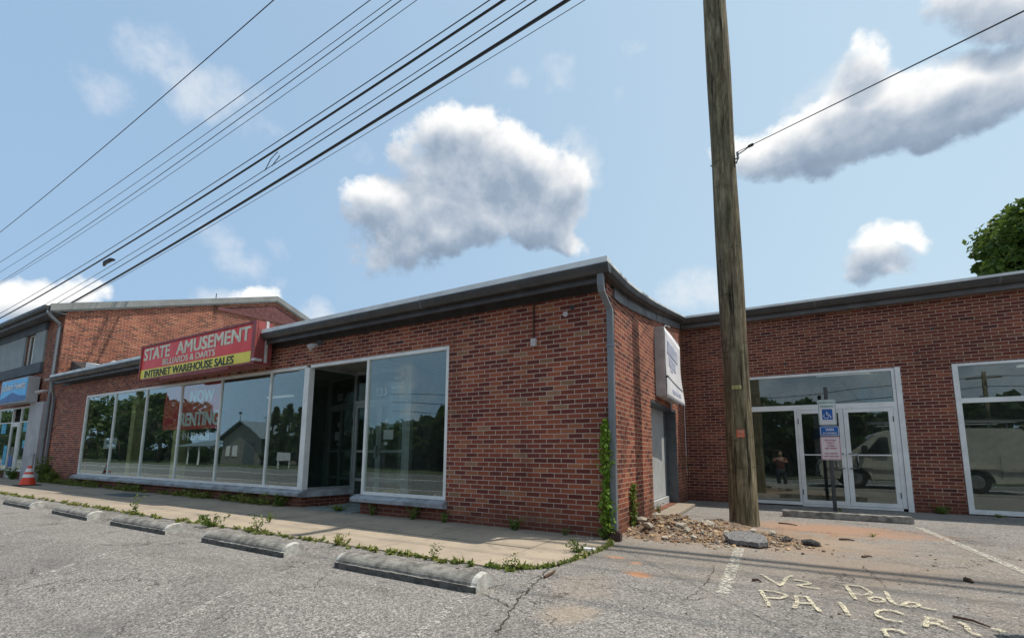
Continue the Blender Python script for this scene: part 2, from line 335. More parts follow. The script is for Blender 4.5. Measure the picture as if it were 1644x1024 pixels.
M['concdark'] = mat('stained_shaded_concrete', (.12, .118, .11), .95, (.05, .05, .047), 14, .6, 80)  # front of parking blocks: shade painted into the colour along with dirt
M['grass'] = mat('mown_grass', (.05, .085, .02), .95, (.09, .10, .035), 1.2, .6, 30)
M['road'] = mat('road_asphalt', (.12, .118, .115), .9, (.09, .09, .09), 2, .4, 60)
M['dirt'] = mat('clay_and_mulch', (.24, .16, .10), .95, (.10, .075, .055), 5, 1., 40)

def worn(name, c, cover=.5, sc=28):
    m, t, b = new(name); p = pos(t); t.put(b.inputs['Base Color'], col(c)); b.inputs['Roughness'].default_value = .85
    n = t.math('ADD', t.math('MULTIPLY', t.noise(p, sc, 4, .75), .6), t.math('MULTIPLY', t.noise(p, sc*3.2, 3, .8), .4))
    k = t.smooth(n, cover, cover+.07)
    tr = t.node('ShaderNodeBsdfTransparent'); mx = t.node('ShaderNodeMixShader')
    t.l.new(k, mx.inputs[0]); t.l.new(b.outputs[0], mx.inputs[1]); t.l.new(tr.outputs[0], mx.inputs[2])
    t.l.new(mx.outputs[0], t.n['Material Output'].inputs[0]); return m
M['paintline'] = worn('worn_white_line_paint', (.50, .47, .40), .46)
M['paintfaint'] = worn('faint_line_paint', (.42, .40, .36), .43, 22)
M['spray'] = worn('pale_yellow_spray_paint', (.60, .54, .39), .475, 46); M['overspray'] = worn('thin_overspray', (.50, .45, .33), .385, 60)

def glass(name, tint=(.93, .97, .95), r0=.115, wav=.0030, dust=.02):
    m, t, b = new(name); p = pos(t); t.n.remove(b)
    lw = t.node('ShaderNodeLayerWeight'); lw.inputs[0].default_value = .5
    f5 = t.math('POWER', lw.outputs['Facing'], 3.4)
    fac = t.math('ADD', r0, t.math('MULTIPLY', f5, 1-r0), clamp=True)
    gl = t.node('ShaderNodeBsdfGlossy'); gl.inputs['Roughness'].default_value = .0; gl.inputs['Color'].default_value = (.90, .97, .94, 1)
    tr = t.node('ShaderNodeBsdfTransparent'); tr.inputs['Color'].default_value = col(tint)
    bn = t.node('ShaderNodeBump'); bn.inputs['Strength'].default_value = 1; bn.inputs['Distance'].default_value = wav
    t.put(bn.inputs['Height'], t.noise(p, .9, 1, .3)); t.l.new(bn.outputs[0], gl.inputs['Normal'])
    mx = t.node('ShaderNodeMixShader'); t.l.new(fac, mx.inputs[0]); t.l.new(tr.outputs[0], mx.inputs[1]); t.l.new(gl.outputs[0], mx.inputs[2])
    df = t.node('ShaderNodeBsdfDiffuse'); df.inputs[0].default_value = (.42, .50, .44, 1)
    m2 = t.node('ShaderNodeMixShader'); sm = t.noise(t.vmath('MULTIPLY', p, (1, 1, .35)), 2.3, 5, .65)
    t.put(m2.inputs[0], t.smooth(sm, .3, .75, dust*.5, dust*1.6)); t.l.new(mx.outputs[0], m2.inputs[1]); t.l.new(df.outputs[0], m2.inputs[2])
    t.l.new(m2.outputs[0], t.n['Material Output'].inputs[0]); return m
M['glass'] = glass('window_glass')
M['glassd'] = glass('tinted_door_glass', (.50, .56, .52), .09, .0012, .006)

def leafmat(name, c1, c2, trans=.35):
    m, t, b = new(name); p = pos(t)
    n = t.noise(p, .9, 4, .6); gi_ = t.node('ShaderNodeNewGeometry')
    k = t.math('ADD', t.math('MULTIPLY', t.smooth(n, .35, .65), .6), t.math('MULTIPLY', gi_.outputs['Random Per Island'], .4))
    cc = t.mix(k, c1, c2); t.put(b.inputs['Base Color'], cc); b.inputs['Roughness'].default_value = .55; b.inputs['Specular IOR Level'].default_value = .3
    tl = t.node('ShaderNodeBsdfTranslucent'); t.put(tl.inputs[0], t.mix(.5, cc, (.16, .22, .03)))
    mx = t.node('ShaderNodeMixShader'); mx.inputs[0].default_value = trans
    t.l.new(b.outputs[0], mx.inputs[1]); t.l.new(tl.outputs[0], mx.inputs[2]); t.l.new(mx.outputs[0], t.n['Material Output'].inputs[0]); return m
M['leaf'] = leafmat('tree_leaves', (.045, .095, .018), (.11, .17, .034))
M['leafd'] = leafmat('dark_tree_leaves', (.020, .046, .013), (.050, .085, .024), .25)
M['weed'] = leafmat('weed_leaves', (.07, .135, .022), (.17, .22, .05))
M['ivy'] = leafmat('vine_leaves', (.13, .27, .025), (.28, .38, .06))
M['drygrass'] = leafmat('dry_grass', (.20, .24, .05), (.32, .29, .09))

def wood():
    m, t, b = new('weathered_pole_wood'); p = pos(t)
    s1 = t.vmath('MULTIPLY', p, (1, 1, .10))
    n = t.noise(s1, 22, 6, .72); n2 = t.noise(t.vmath('MULTIPLY', p, (1, 1, .22)), 5, 4, .6); n3 = t.noise(p, 1.1, 3, .5)
    c = t.ramp(n, [(.30, (.030, .024, .014)), (.44, (.115, .094, .056)), (.56, (.215, .180, .112)), (.70, (.40, .35, .235))])
    c = t.mix(t.math('MULTIPLY', t.smooth(n2, .46, .62), .45), c, (.065, .062, .036))
    c = t.mix(t.math('MULTIPLY', t.smooth(n3, .5, .75), .4), c, (.17, .13, .09))
    kv = t.node('ShaderNodeTexVoronoi', feature='F1'); t.put(kv.inputs['Vector'], t.vmath('MULTIPLY', p, (1, 1, .5))); kv.inputs['Scale'].default_value = 2.6; c = t.mix(t.smooth(kv.outputs['Distance'], .10, .04), c, (.22, .17, .10)); rg_ = t.noise(t.vmath('MULTIPLY', p, (.3, .3, 1)), 6, 4, .7); c = t.mix(t.math('MULTIPLY', t.smooth(rg_, .56, .66), .45), c, (.045, .036, .022))
    # drying checks: thin dark slits along the grain
    ck = t.smooth(t.noise(t.vmath('MULTIPLY', p, (1, 1, .035)), 17, 4, .6), .60, .66); c = t.mix(t.math('MULTIPLY', ck, .85), c, (.012, .01, .006))
    t.put(b.inputs['Base Color'], c); b.inputs['Roughness'].default_value = .9; b.inputs['Specular IOR Level'].default_value = .2
    bn = t.node('ShaderNodeBump'); bn.inputs['Strength'].default_value = .9; bn.inputs['Distance'].default_value = .02
    t.put(bn.inputs['Height'], t.math('SUBTRACT', n, ck)); t.l.new(bn.outputs[0], b.inputs['Normal']); return m
M['wood'] = wood()
def emis(name, c, s):
    m, t, b = new(name); b.inputs['Emission Color'].default_value = col(c); b.inputs['Emission Strength'].default_value = s; return m
M['tube'] = emis('fluorescent_tube', (.9, .95, 1), .12)

# ------------------------------------------------------------------ mesh helpers
def tag(o, label=None, cat=None, group=None, kind=None):
    if label: o['label'] = label
    if cat: o['category'] = cat
    if group: o['group'] = group
    if kind: o['kind'] = kind
    return o
def obj(name, bm, m, parent=None, smooth=False, loc=None):
    me = bpy.data.meshes.new(name)
    if isinstance(bm, bmesh.types.BMesh):
        bmesh.ops.recalc_face_normals(bm, faces=bm.faces); bm.to_mesh(me); bm.free()
    else:
        v, f = bm; me.from_pydata([tuple(x) for x in v], [], f); me.update()
    for mm in (m if isinstance(m, (list, tuple)) else [m]): me.materials.append(mm if not isinstance(mm, str) else M[mm])
    if smooth:
        for p_ in me.polygons: p_.use_smooth = True
    o = bpy.data.objects.new(name, me); C.objects.link(o)
    if parent is not None:
        o.parent = parent; o.matrix_parent_inverse = Matrix.Translation(-Vector(parent_world(parent)))
    if loc is not None: o.location = loc
    return o
PW = {}
def parent_world(p_): return PW.get(p_.name, (0, 0, 0))
def empty(name, loc, label, cat, group=None):
    # children are modelled in world metres; parent inverse keeps them there
    o = bpy.data.objects.new(name, None); C.objects.link(o); o.location = loc; o.empty_display_size = .2
    PW[o.name] = tuple(loc); return tag(o, label, cat, group)
def B(): return bmesh.new()
def box(bm, a, b, mi=0):
    x0, y0, z0 = a; x1, y1, z1 = b
    vs = [bm.verts.new(p_) for p_ in ((x0, y0, z0), (x1, y0, z0), (x1, y1, z0), (x0, y1, z0), (x0, y0, z1), (x1, y0, z1), (x1, y1, z1), (x0, y1, z1))]
    for f in ((0, 3, 2, 1), (4, 5, 6, 7), (0, 1, 5, 4), (1, 2, 6, 5), (2, 3, 7, 6), (3, 0, 4, 7)):
        bm.faces.new([vs[i] for i in f]).material_index = mi
    return bm
def bx(a, b, bev=0):
    bm = box(B(), a, b)
    if bev: bmesh.ops.recalc_face_normals(bm, faces=bm.faces); bmesh.ops.bevel(bm, geom=bm.edges[:], offset=bev, segments=2, affect='EDGES')
    return bm
def prism(bm, pts, ext, mi=0):
    ext = Vector(ext); a = [bm.verts.new(p_) for p_ in pts]; b = [bm.verts.new(Vector(p_)+ext) for p_ in pts]
    n = len(pts); bm.faces.new(a).material_index = mi; bm.faces.new(b[::-1]).material_index = mi
    for i in range(n): bm.faces.new((a[i], a[(i+1) % n], b[(i+1) % n], b[i])).material_index = mi
    return bm
def tube(bm, pts, rad, seg=8, cap=True, mi=0):
    pts = [Vector(p_) for p_ in pts]; rads = rad if isinstance(rad, (list, tuple)) else [rad]*len(pts); rings = []
    ref = Vector((0, 0, 1))
    for i, p_ in enumerate(pts):
        d = (pts[min(i+1, len(pts)-1)] - pts[max(i-1, 0)]).normalized()
        rf = ref if abs(d.dot(ref)) < .95 else Vector((1, 0, 0))
        a = d.cross(rf).normalized(); b = d.cross(a)
        rings.append([bm.verts.new(p_ + (a*math.cos(2*math.pi*k/seg) + b*math.sin(2*math.pi*k/seg))*rads[i]) for k in range(seg)])
    for r0, r1 in zip(rings, rings[1:]):
        for k in range(seg): bm.faces.new((r0[k], r0[(k+1) % seg], r1[(k+1) % seg], r1[k])).material_index = mi
    if cap:
        bm.faces.new(rings[0][::-1]).material_index = mi; bm.faces.new(rings[-1]).material_index = mi
    return bm
def sweep(bm, prof, path, outd, cap=True):
    """prof: (out, up) pairs; path: world points; outd: outward horizontal unit vector"""
    o = Vector(outd); rings = [[bm.verts.new(Vector(p_) + o*a + Vector((0, 0, b))) for a, b in prof] for p_ in path]; n = len(prof)
    for r0, r1 in zip(rings, rings[1:]):
        for k in range(n): bm.faces.new((r0[k], r0[(k+1) % n], r1[(k+1) % n], r1[k]))
    if cap: bm.faces.new(rings[0][::-1]); bm.faces.new(rings[-1])
    return bm
def wall(bm, axis, c, out, u0, u1, z0, z1, holes=(), depth=.2, top=None, extra=()):
    """brick wall in plane axis=c facing out (+1/-1), with real openings and reveals"""
    us = sorted({u0, u1, *[h[0] for h in holes], *[h[1] for h in holes], *extra}); zs = sorted({z0, z1, *[h[2] for h in holes], *[h[3] for h in holes]})
    us = [x for x in us if u0-1e-6 <= x <= u1+1e-6]; zs = [x for x in zs if z0-1e-6 <= x <= z1+1e-6]
    def pt(u, z, d):
        if top and z == z1: z = top(u)
        return (c - out*d, u, z) if axis == 'x' else (u, c - out*d, z)
    def hole(u, z): return any(h[0] < u < h[1] and h[2] < z < h[3] for h in holes)
    solid = {}
    for i in range(len(us)-1):
        for j in range(len(zs)-1): solid[i, j] = not hole((us[i]+us[i+1])/2, (zs[j]+zs[j+1])/2)
    def quad(*p_): bm.faces.new([bm.verts.new(x) for x in p_])
    for (i, j), s_ in solid.items():
        if not s_: continue
        a, b, z_, z2 = us[i], us[i+1], zs[j], zs[j+1]
        quad(pt(a, z_, 0), pt(b, z_, 0), pt(b, z2, 0), pt(a, z2, 0)); quad(pt(a, z_, depth), pt(b, z_, depth), pt(b, z2, depth), pt(a, z2, depth))
        for (di, dj, e) in ((-1, 0, ((a, z_), (a, z2))), (1, 0, ((b, z_), (b, z2))), (0, -1, ((a, z_), (b, z_))), (0, 1, ((a, z2), (b, z2)))):
            if not solid.get((i+di, j+dj), False): quad(pt(*e[0], 0), pt(*e[1], 0), pt(*e[1], depth), pt(*e[0], depth))
    bmesh.ops.remove_doubles(bm, verts=bm.verts, dist=1e-5); return bm
FONT = None
def text(name, body, m, origin, xdir, w_, h_, parent=None, bold=.0, ext=.004, updir=(0, 0, 1), shear=0, squeeze=True, lsp=1.):
    cu = bpy.data.curves.new(name, 'FONT'); cu.body = body; cu.align_x = 'LEFT'; cu.size = 1; cu.offset = 0; cu.extrude = 0; cu.shear = shear; cu.space_line = .9; cu.resolution_u = 3
    cu.align_x = 'CENTER'; cu.space_character = lsp
    to = bpy.data.objects.new('t', cu); C.objects.link(to); dg = bpy.context.evaluated_depsgraph_get()
    me = bpy.data.meshes.new_from_object(to.evaluated_get(dg)); bpy.data.objects.remove(to)
    xs = [v.co.x for v in me.vertices]; ys = [v.co.y for v in me.vertices]
    x0, x1, y0, y1 = min(xs), max(xs), min(ys), max(ys); sx = w_/(x1-x0); sy = h_/(y1-y0)
    X = Vector(xdir).normalized(); Y = Vector(updir).normalized(); N = X.cross(Y)
    bm = B(); cops = [(0, 0, 0)] if not bold else [(-1, -.5, 0), (1, -.5, 1), (-1, .5, 2), (1, .5, 3), (0, 0, 4)]; bw = bold*h_
    for (ox, oy, kz) in cops:
        b2 = B(); b2.from_mesh(me)
        for v in b2.verts: v.co = Vector(origin) + X*((v.co.x-x0)*sx*(1-2*bw/w_)+bw+ox*bw) + Y*((v.co.y-y0)*sy*(1-1.0*bw/h_)+bw*.5+oy*bw)
        r = bmesh.ops.extrude_face_region(b2, geom=b2.faces[:]); vv = [e for e in r['geom'] if isinstance(e, bmesh.types.BMVert)]
        bmesh.ops.translate(b2, verts=vv, vec=N*(ext*(1+.12*kz))); tm = bpy.data.meshes.new('t'); b2.to_mesh(tm); b2.free(); bm.from_mesh(tm); bpy.data.meshes.remove(tm)
    bpy.data.meshes.remove(me)
    return obj(name, bm, m, parent)
def frame(bm, axis, c0, c1, u0, u1, z0, z1, wd, bottom=True, wt=None):
    """rectangular frame of four bars between depth planes c0..c1, butted"""
    wt = wt or wd
    def b_(a0, a1, b0, b1):
        if axis == 'y': box(bm, (a0, c0, b0), (a1, c1, b1))
        else: box(bm, (c0, a0, b0), (c1, a1, b1))
    b_(u0, u1, z1-wt, z1)
    zb = z0
    if bottom: b_(u0, u1, z0, z0+wd); zb = z0+wd
    b_(u0, u0+wd, zb, z1-wt); b_(u1-wd, u1, zb, z1-wt); return bm
def struct(o): return tag(o, kind='structure')
def pieces(name, bm, m, parent):
    """one object for every separate piece of bm"""
    bm.verts.ensure_lookup_table(); seen = set(); out = []
    for v0 in bm.verts:
        if v0 in seen: continue
        st_ = [v0]; comp = []; seen.add(v0)
        while st_:
            v = st_.pop(); comp.append(v)
            for e in v.link_edges:
                o_ = e.other_vert(v)
                if o_ not in seen: seen.add(o_); st_.append(o_)
        ix = {v: i for i, v in enumerate(comp)}; fs = {f for v in comp for f in v.link_faces}
        out.append(obj(name, ([tuple(v.co) for v in comp], [[ix[v] for v in f.verts] for f in fs]), m, parent))
    bm.free(); return out

D = 6.2468      # front of the right wing
# ------------------------------------------------------------------ ground
def gz(y): return 0. if y > -3.8 else (-.42*min(1, (-3.8-y)/2.4) if y > -6.2 else (-.42 - .18*min(1, (-6.2-y)/4)))
xs = [-140, -60, -30, -22, -10, 0, 5, 10, 30, 60, 140]; ys = [-10, -8.5, -7.2, -6.2, -5.6, -5, -4.4, -3.8, -1, 3, 8, 20, 45]
bm = B(); gv = [[bm.verts.new((x, y, gz(y))) for x in xs] for y in ys]
for j in range(len(ys)-1):
    for i in range(len(xs)-1): bm.faces.new((gv[j][i], gv[j][i+1], gv[j+1][i+1], gv[j+1][i]))
struct(obj('parking_lot_ground', bm, 'asphalt'))
struct(obj('road', bx((-200, -24, -.72), (200, -10, -.604)), 'road'))
struct(obj('grass_ground', bx((-1500, -1500, -1.2), (1500, 1500, -.76)), 'grass'))
struct(obj('verge_ground', bx((-200, -90, -.75), (200, -24, -.55)), mat('rough_dark_grass', (.035, .055, .018), .95, (.055, .065, .025), 1.2, .6, 30)))
bm = B()
for y0 in (-10.6, -23.3): box(bm, (-200, y0, -.6), (200, y0+.14, -.596))
for y0 in (-17.2, -16.9): box(bm, (-200, y0, -.6), (200, y0+.12, -.596))
struct(obj('road_markings', bm, 'whitep'))
# sidewalk with rounded end and joints
joints = [-.28 - 1.52*i for i in range(0, 24)]
rnd = [(-.6, -2.09), (-.45, -2.08), (-.28, -2.02), (-.14, -1.9), (-.03, -1.72), (.05, -1.3), (.10, -.8), (.12, -.45), (.04, -.12)]
bm = B(); pts = [(x, y, -.02) for x, y in [(-.6, .3)]+rnd+[(.04, .3)]]
prism(bm, [(p_[0], p_[1], -.05) for p_ in pts], (0, 0, .066))
xr = -.612
k = 0
while xr > -32:
    x2 = xr - 1.52 + .012; dz = random.uniform(-.004, .004)
    yj = -1.18 if k % 3 else -1.12
    box(bm, (x2, -2.10-.06*min(1, k/4), -.05), (xr, -1.16, .016+dz)); box(bm, (x2, -1.148, -.05), (xr, .25, .018-dz)); xr = x2 - .012; k += 1
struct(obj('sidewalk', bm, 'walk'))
struct(obj('entry_threshold_slab', bx((-6.15, -.15, .0), (-4.78, 1.05, .032)), mat('green_grey_threshold', (.20, .24, .23), .8)))
struct(obj('door_sill_slab', bx((-.02, 2.5, .0), (.36, 4.95, .055), .01), 'walk'))
struct(obj('sunken_cover', bx((-12.9, -.95, .0), (-11.6, -.45, .026)), 'black'))

def line(name, a, b, wd, m, z=.005):
    a = Vector(a); b = Vector(b); d = (b-a).normalized(); n = Vector((-d.y, d.x))*wd/2
    vs = [];
    K = max(2, int((b-a).length/.5))
    for i in range(K+1):
        p_ = a.lerp(b, i/K); zz = gz(p_.y)+z; vs += [(p_.x-n.x, p_.y-n.y, zz), (p_.x+n.x, p_.y+n.y, zz)]
    return struct(obj(name, (vs, [(2*i, 2*i+1, 2*i+3, 2*i+2) for i in range(K)]), m))
line('parking_line', (1.50, .30), (1.50, -1.85), .105, 'paintline')
line('parking_line', (3.84, 3.62), (4.02, -.4), .10, 'paintline')
line('parking_line', (4.16, 3.58), (9.2, 2.2), .07, 'paintfaint')
line('parking_line', (4.22, 1.6), (9, .8), .07, 'paintfaint')
for x in (-.30, -2.20, -4.68, -7.5, -9.75, -12.2):
    line('parking_line', (x, -2.72), (x+.42, -4.3), .085, 'paintfaint'); line('parking_line', (x+.5, -4.6), (x+1.3, -7.6), .09, 'paintfaint', .006)
line('parking_line', (-.36, -3.85), (-.38, -4.1), .08, 'paintfaint')
def crackline(pts, wd, seed):
    rr = random.Random(seed); ps = [Vector((P(u, v, 'z', 0).x, P(u, v, 'z', 0).y)) for u, v in pts]; dn = []
    for a, b in zip(ps, ps[1:]):
        K = max(2, int((b-a).length/.03))
        for i in range(K): dn.append(a.lerp(b, i/K)+Vector((rr.gauss(0, .011), rr.gauss(0, .011))))
    dn.append(ps[-1]); vs = []
    for i, p_ in enumerate(dn):
        d = (dn[min(i+1, len(dn)-1)]-dn[max(i-1, 0)]).normalized(); n_ = Vector((-d.y, d.x))*wd*rr.uniform(.15, 1)*min(1, (i+.3)/4, (len(dn)-i-.7)/4)
        vs += [(p_.x-n_.x, p_.y-n_.y, .0062), (p_.x+n_.x, p_.y+n_.y, .0062)]
    struct(obj('asphalt_crack', (vs, [(2*i, 2*i+1, 2*i+3, 2*i+2) for i in range(len(dn)-1)]), 'crackfill'))
M['crackfill'] = mat('dirt_filled_crack', (.035, .03, .025), .95, (.07, .055, .04), 20)
for i_, (pp, wd) in enumerate([([(782, 945), (810, 938), (822, 940)], .006), ([(770, 950), (800, 965), (818, 975), (850, 985)], .006), ([(888, 905), (862, 935), (838, 958), (815, 985), (795, 1022)], .010), ([(1080, 960), (1110, 963), (1150, 958)], .004), ([(540, 915), (520, 925), (500, 950)], .004), ([(1380, 905), (1410, 930), (1425, 945)], .005), ([(1150, 905), (1135, 935), (1100, 965)], .004), ([(700, 1000), (760, 985), (800, 990)], .004)]): crackline(pp, wd, i_)
# sprayed lettering, traced as strokes on the ground
def stroke(bm, pts, wd=.034, z=.007):
    ps = [P(1200+a/3.703, 890+b/3.703, 'z', 0) for a, b in pts]; ps = [Vector((p_.x, p_.y)) for p_ in ps]
    dense = []
    for a, b in zip(ps, ps[1:]):
        K = max(1, int((b-a).length/.02))
        dense += [a.lerp(b, i/K) for i in range(K)]
    dense.append(ps[-1])
    for _ in range(3): dense = [dense[0]]+[(dense[i-1]+dense[i]*2+dense[i+1])/4 for i in range(1, len(dense)-1)]+[dense[-1]]
    L, Rr = [], []
    for i, p_ in enumerate(dense):
        d = (dense[min(i+1, len(dense)-1)]-dense[max(i-1, 0)]).normalized(); n = Vector((-d.y, d.x)); hw = wd/2*random.uniform(.8, 1.25)
        L.append(bm.verts.new((p_.x+n.x*hw, p_.y+n.y*hw, z))); Rr.append(bm.verts.new((p_.x-n.x*hw, p_.y-n.y*hw, z)))
    for i in range(len(dense)-1): bm.faces.new((L[i], L[i+1], Rr[i+1], Rr[i]))
bm = B(); bm2 = B(); zi = [.0105]
for s_ in [[(80, 120), (140, 155), (200, 192)], [(200, 192), (235, 140), (268, 130)], [(275, 155), (330, 160), (385, 178), (290, 188)], [(290, 188), (430, 210)],
           [(582, 185), (610, 225), (645, 272)], [(590, 186), (680, 195), (742, 235), (700, 248), (625, 235)], [(720, 267), (770, 256), (820, 276), (795, 292), (740, 285), (722, 270)],
           [(822, 225), (842, 268), (872, 300), (920, 312)], [(920, 312), (950, 290), (1000, 290), (1028, 305), (985, 322), (938, 312)], [(1030, 320), (1130, 338)],
           [(78, 218), (105, 265), (132, 314)], [(82, 218), (165, 225), (240, 250), (200, 268), (108, 262)], [(288, 250), (298, 290), (280, 326)], [(290, 250), (355, 255), (385, 300), (432, 346)],
           [(297, 296), (384, 298)], [(545, 290), (575, 322), (602, 370)], [(930, 365), (860, 337), (790, 338), (762, 355), (790, 386), (850, 400), (930, 410)],
           [(1072, 380), (1066, 410), (1060, 440)], [(1072, 382), (1145, 395), (1165, 412), (1072, 422)], [(1120, 420), (1222, 462)], [(1255, 410), (1300, 425), (1318, 468), (1392, 496)],
           [(808, 455), (832, 496)], [(808, 455), (900, 456), (945, 482)], [(1450, 450), (1505, 455), (1545, 496)]]:
    zi[0] += .0002; stroke(bm, s_, .028, zi[0]); stroke(bm2, s_, .070, zi[0]-.0055)
struct(obj('sprayed_lettering', bm, 'spray')); struct(obj('sprayed_lettering', bm2, 'overspray'))

# ------------------------------------------------------------------ low storefront building (left block, side wall, right wing)
ST = empty('storefront_building', (-10, 3, 0), 'long single storey brick storefront building with grey eaves, empty shop windows and glass doors', 'building')
def part(name, bm, m, smooth=False, parent=None): return obj(name, bm, m, parent or ST, smooth)
TOP = [(-.35, 3.66), (.6, 3.70), (1.2, 3.77), (2.5, 3.97), (4.3, 4.30), (5.95, 4.61)]
SOF = [(0, 3.40), (.5, 3.43), (1.19, 3.49), (2.5, 3.685), (4.3, 4.01), (6.25, 4.37)]
def lerp(tab, y): return float(np.interp(y, [a for a, b in tab], [b for a, b in tab]))
bm = wall(B(), 'y', 0, -1, -20.8, 0, -.15, 3.62, [(-17.82, -6.39, .21, 2.92), (-6.39, -4.71, -.15, 2.92), (-4.71, -2.757, .21, 2.92)])
part('front_wall', bm, 'brickA')
bm = wall(B(), 'x', 0, 1, .2, D-.002, -.15, 4.3, [(2.5, 4.92, .055, 2.115)], .24, top=lambda y: lerp(SOF, y)+.1, extra=[.5, 1.19, 4.3])
# sliver between front wall back face and y=.2 so the corner is solid
part('side_wall', bm, 'brickC')
bm = wall(B(), 'y', D, -1, 0.002, 14, -.15, 4.5, [(1.40, 4.335, .0, 2.98), (5.15, 8.4, .02, 2.975)])
part('right_wing_wall', bm, 'brickB')
# low return walls of the entry recess
bm = prism(B(), [(-6.39, .2, -.1), (-6.19, 1.1, -.1), (-6.39, 1.1, -.1)], (0, 0, .31)); part('recess_wall', bm, 'brickA')
part('recess_wall', bx((-4.71, .2, -.1), (-4.62, 1.1, .21)), 'brickA')
# roofs
bm = B()
for (y0, z0), (y1, z1) in zip(TOP, TOP[1:]):
    prism(bm, [(-20.75, y0, z0-.06), (-20.75, y1, z1-.06), (-20.75, y1, z1-.005), (-20.75, y0, z0-.005)], (20.85, 0, 0))
box(bm, (-20.75, 5.955, 4.50), (14, 22, 4.60))
part('roof', bm, 'roof')
# eaves: soffit + fascia + gutter + pale drip edge
gut = [(.14, 0), (.22, 0), (.26, .05), (.275, .12), (.275, .135), (.262, .135), (.25, .02), (.14, .02)]
gut = [(0.0, .0), (.09, .0), (.12, .045), (.135, .10), (.135, .125), (.0, .125)]
bm = sweep(B(), gut, [(-19.95, -.28, 3.525), (.0, -.28, 3.525), (.16, -.28, 3.525)], (0, -1, 0)); part('gutter', bm, 'gutter')
bm = box(B(), (-20.0, -.28, 3.44), (.02, -.245, 3.648)); box(bm, (-20, -.245, 3.50), (.0, -.002, 3.53)); part('fascia', bm, 'gutter')
bm = box(B(), (-20.0, -.405, 3.652), (.15, -.24, 3.735)); part('drip_edge', bm, 'drip')
part('frieze_board', bx((-20.0, -.04, 3.40), (-.10, -.003, 3.497)), 'gutter')
# return eave follows the rising roof
path = [(.0, y, lerp(TOP, y)) for y in (-.28, .3, .6, .9, 1.2, 1.8, 2.5, 3.4, 4.3, 5.2, 5.93)]
fp = [(-.02, -.30), (.03, -.30), (.03, -.12), (-.02, -.12)]
bm = sweep(B(), fp, path[1:], (1, 0, 0)); part('fascia', bm, 'fascia')
rg = [(.0, -.135), (.10, -.135), (.14, -.09), (.16, -.03), (.16, -.02), (.0, -.02)]
part('gutter', sweep(B(), rg, path, (1, 0, 0)), 'gutter')
part('drip_edge', sweep(B(), [(-.05, -.014), (.165, -.014), (.165, .022), (-.05, .022)], path, (1, 0, 0)), 'drip')
bm = B()
for y in (1.0, 3.1): box(bm, (.031, y-.004, lerp(TOP, y)-.30), (.035, y+.004, lerp(TOP, y)-.137))
pieces('fascia_joint', bm, 'black', ST)
# right wing eave
bg_ = [(.0, .0), (.09, .0), (.13, .05), (.15, .11), (.15, .125), (.0, .125)]
part('gutter', sweep(B(), bg_, [(.165, 6.07, 4.44), (14, 6.07, 4.44)], (0, -1, 0)), 'gutter')
bm = box(B(), (.03, 6.07, 4.345), (14, 6.11, 4.56)); part('fascia', bm, 'fascia')
part('soffit', bx((.03, 6.112, 4.36), (14, D-.003, 4.39)), 'soffit')
part('drip_edge', bx((.17, 5.90, 4.572), (14, 6.12, 4.625)), 'drip')
for x_ in (-17.1, -14.0, -10.9, -6.2, -3.1): part('gutter_seam', sweep(B(), [(-.01, -.006), (.094, -.006), (.126, .042), (.141, .10), (.141, .129), (-.01, .129)], [(x_, -.28, 3.525), (x_+.035, -.28, 3.525)], (0, -1, 0)), 'fascia')
for x_ in (2.9, 5.9, 9.0): part('gutter_seam', sweep(B(), [(-.01, -.006), (.094, -.006), (.136, .048), (.156, .11), (.156, .129), (-.01, .129)], [(x_, 6.07, 4.44), (x_+.035, 6.07, 4.44)], (0, -1, 0)), 'fascia')
# rooms behind the glass
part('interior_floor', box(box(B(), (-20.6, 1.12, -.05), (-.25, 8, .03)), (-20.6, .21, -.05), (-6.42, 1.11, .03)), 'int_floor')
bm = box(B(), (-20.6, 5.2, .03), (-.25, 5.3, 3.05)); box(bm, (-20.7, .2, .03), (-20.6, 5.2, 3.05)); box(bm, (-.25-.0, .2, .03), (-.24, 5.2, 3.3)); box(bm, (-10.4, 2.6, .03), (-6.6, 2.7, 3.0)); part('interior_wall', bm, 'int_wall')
part('interior_ceiling', bx((-20.6, .205, 3.0), (-.26, 5.2, 3.06)), mat('interior_ceiling', (.22, .24, .22), .9))
part('recess_soffit', bx((-6.45, .03, 2.925), (-4.6, 1.1, 2.96)), 'soffit')
for x in (-16.3, -13.4): part('interior_column', bx((x-.14, .75, .03), (x+.14, 1.03, 2.999)), 'int_col')
bm = box(B(), (.3, D+.21, -.04), (14, D+6, .012)); part('interior_floor', bm, 'int_floor')
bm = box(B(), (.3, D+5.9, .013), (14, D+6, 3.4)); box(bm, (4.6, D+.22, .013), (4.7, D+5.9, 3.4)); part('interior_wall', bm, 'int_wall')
part('interior_ceiling', bx((.3, D+.21, 3.4), (14, D+6, 3.46)), mat('wing_ceiling', (.24, .25, .24), .9))
bm = B()
for (x, y, z, l) in ((-4.5, 2.2, 2.93, 1.3), (-3.2, 3.4, 2.93, 1.3), (-13, 3.2, 2.93, 1.3), (1.9, D+2.2, 3.33, 1.2), (3.1, D+2.9, 3.33, 1.2), (6.1, D+2.2, 3.33, 1.2), (7.3, D+3.5, 3.33, 1.2)): box(bm, (x, y, z), (x+l, y+.12, z+.05))
pieces('ceiling_light', bm, 'tube', ST)
part('conduit_sleeve', bx((-1.30, -.02, 3.44), (-1.12, -.005, 3.49)), 'boxwhite')

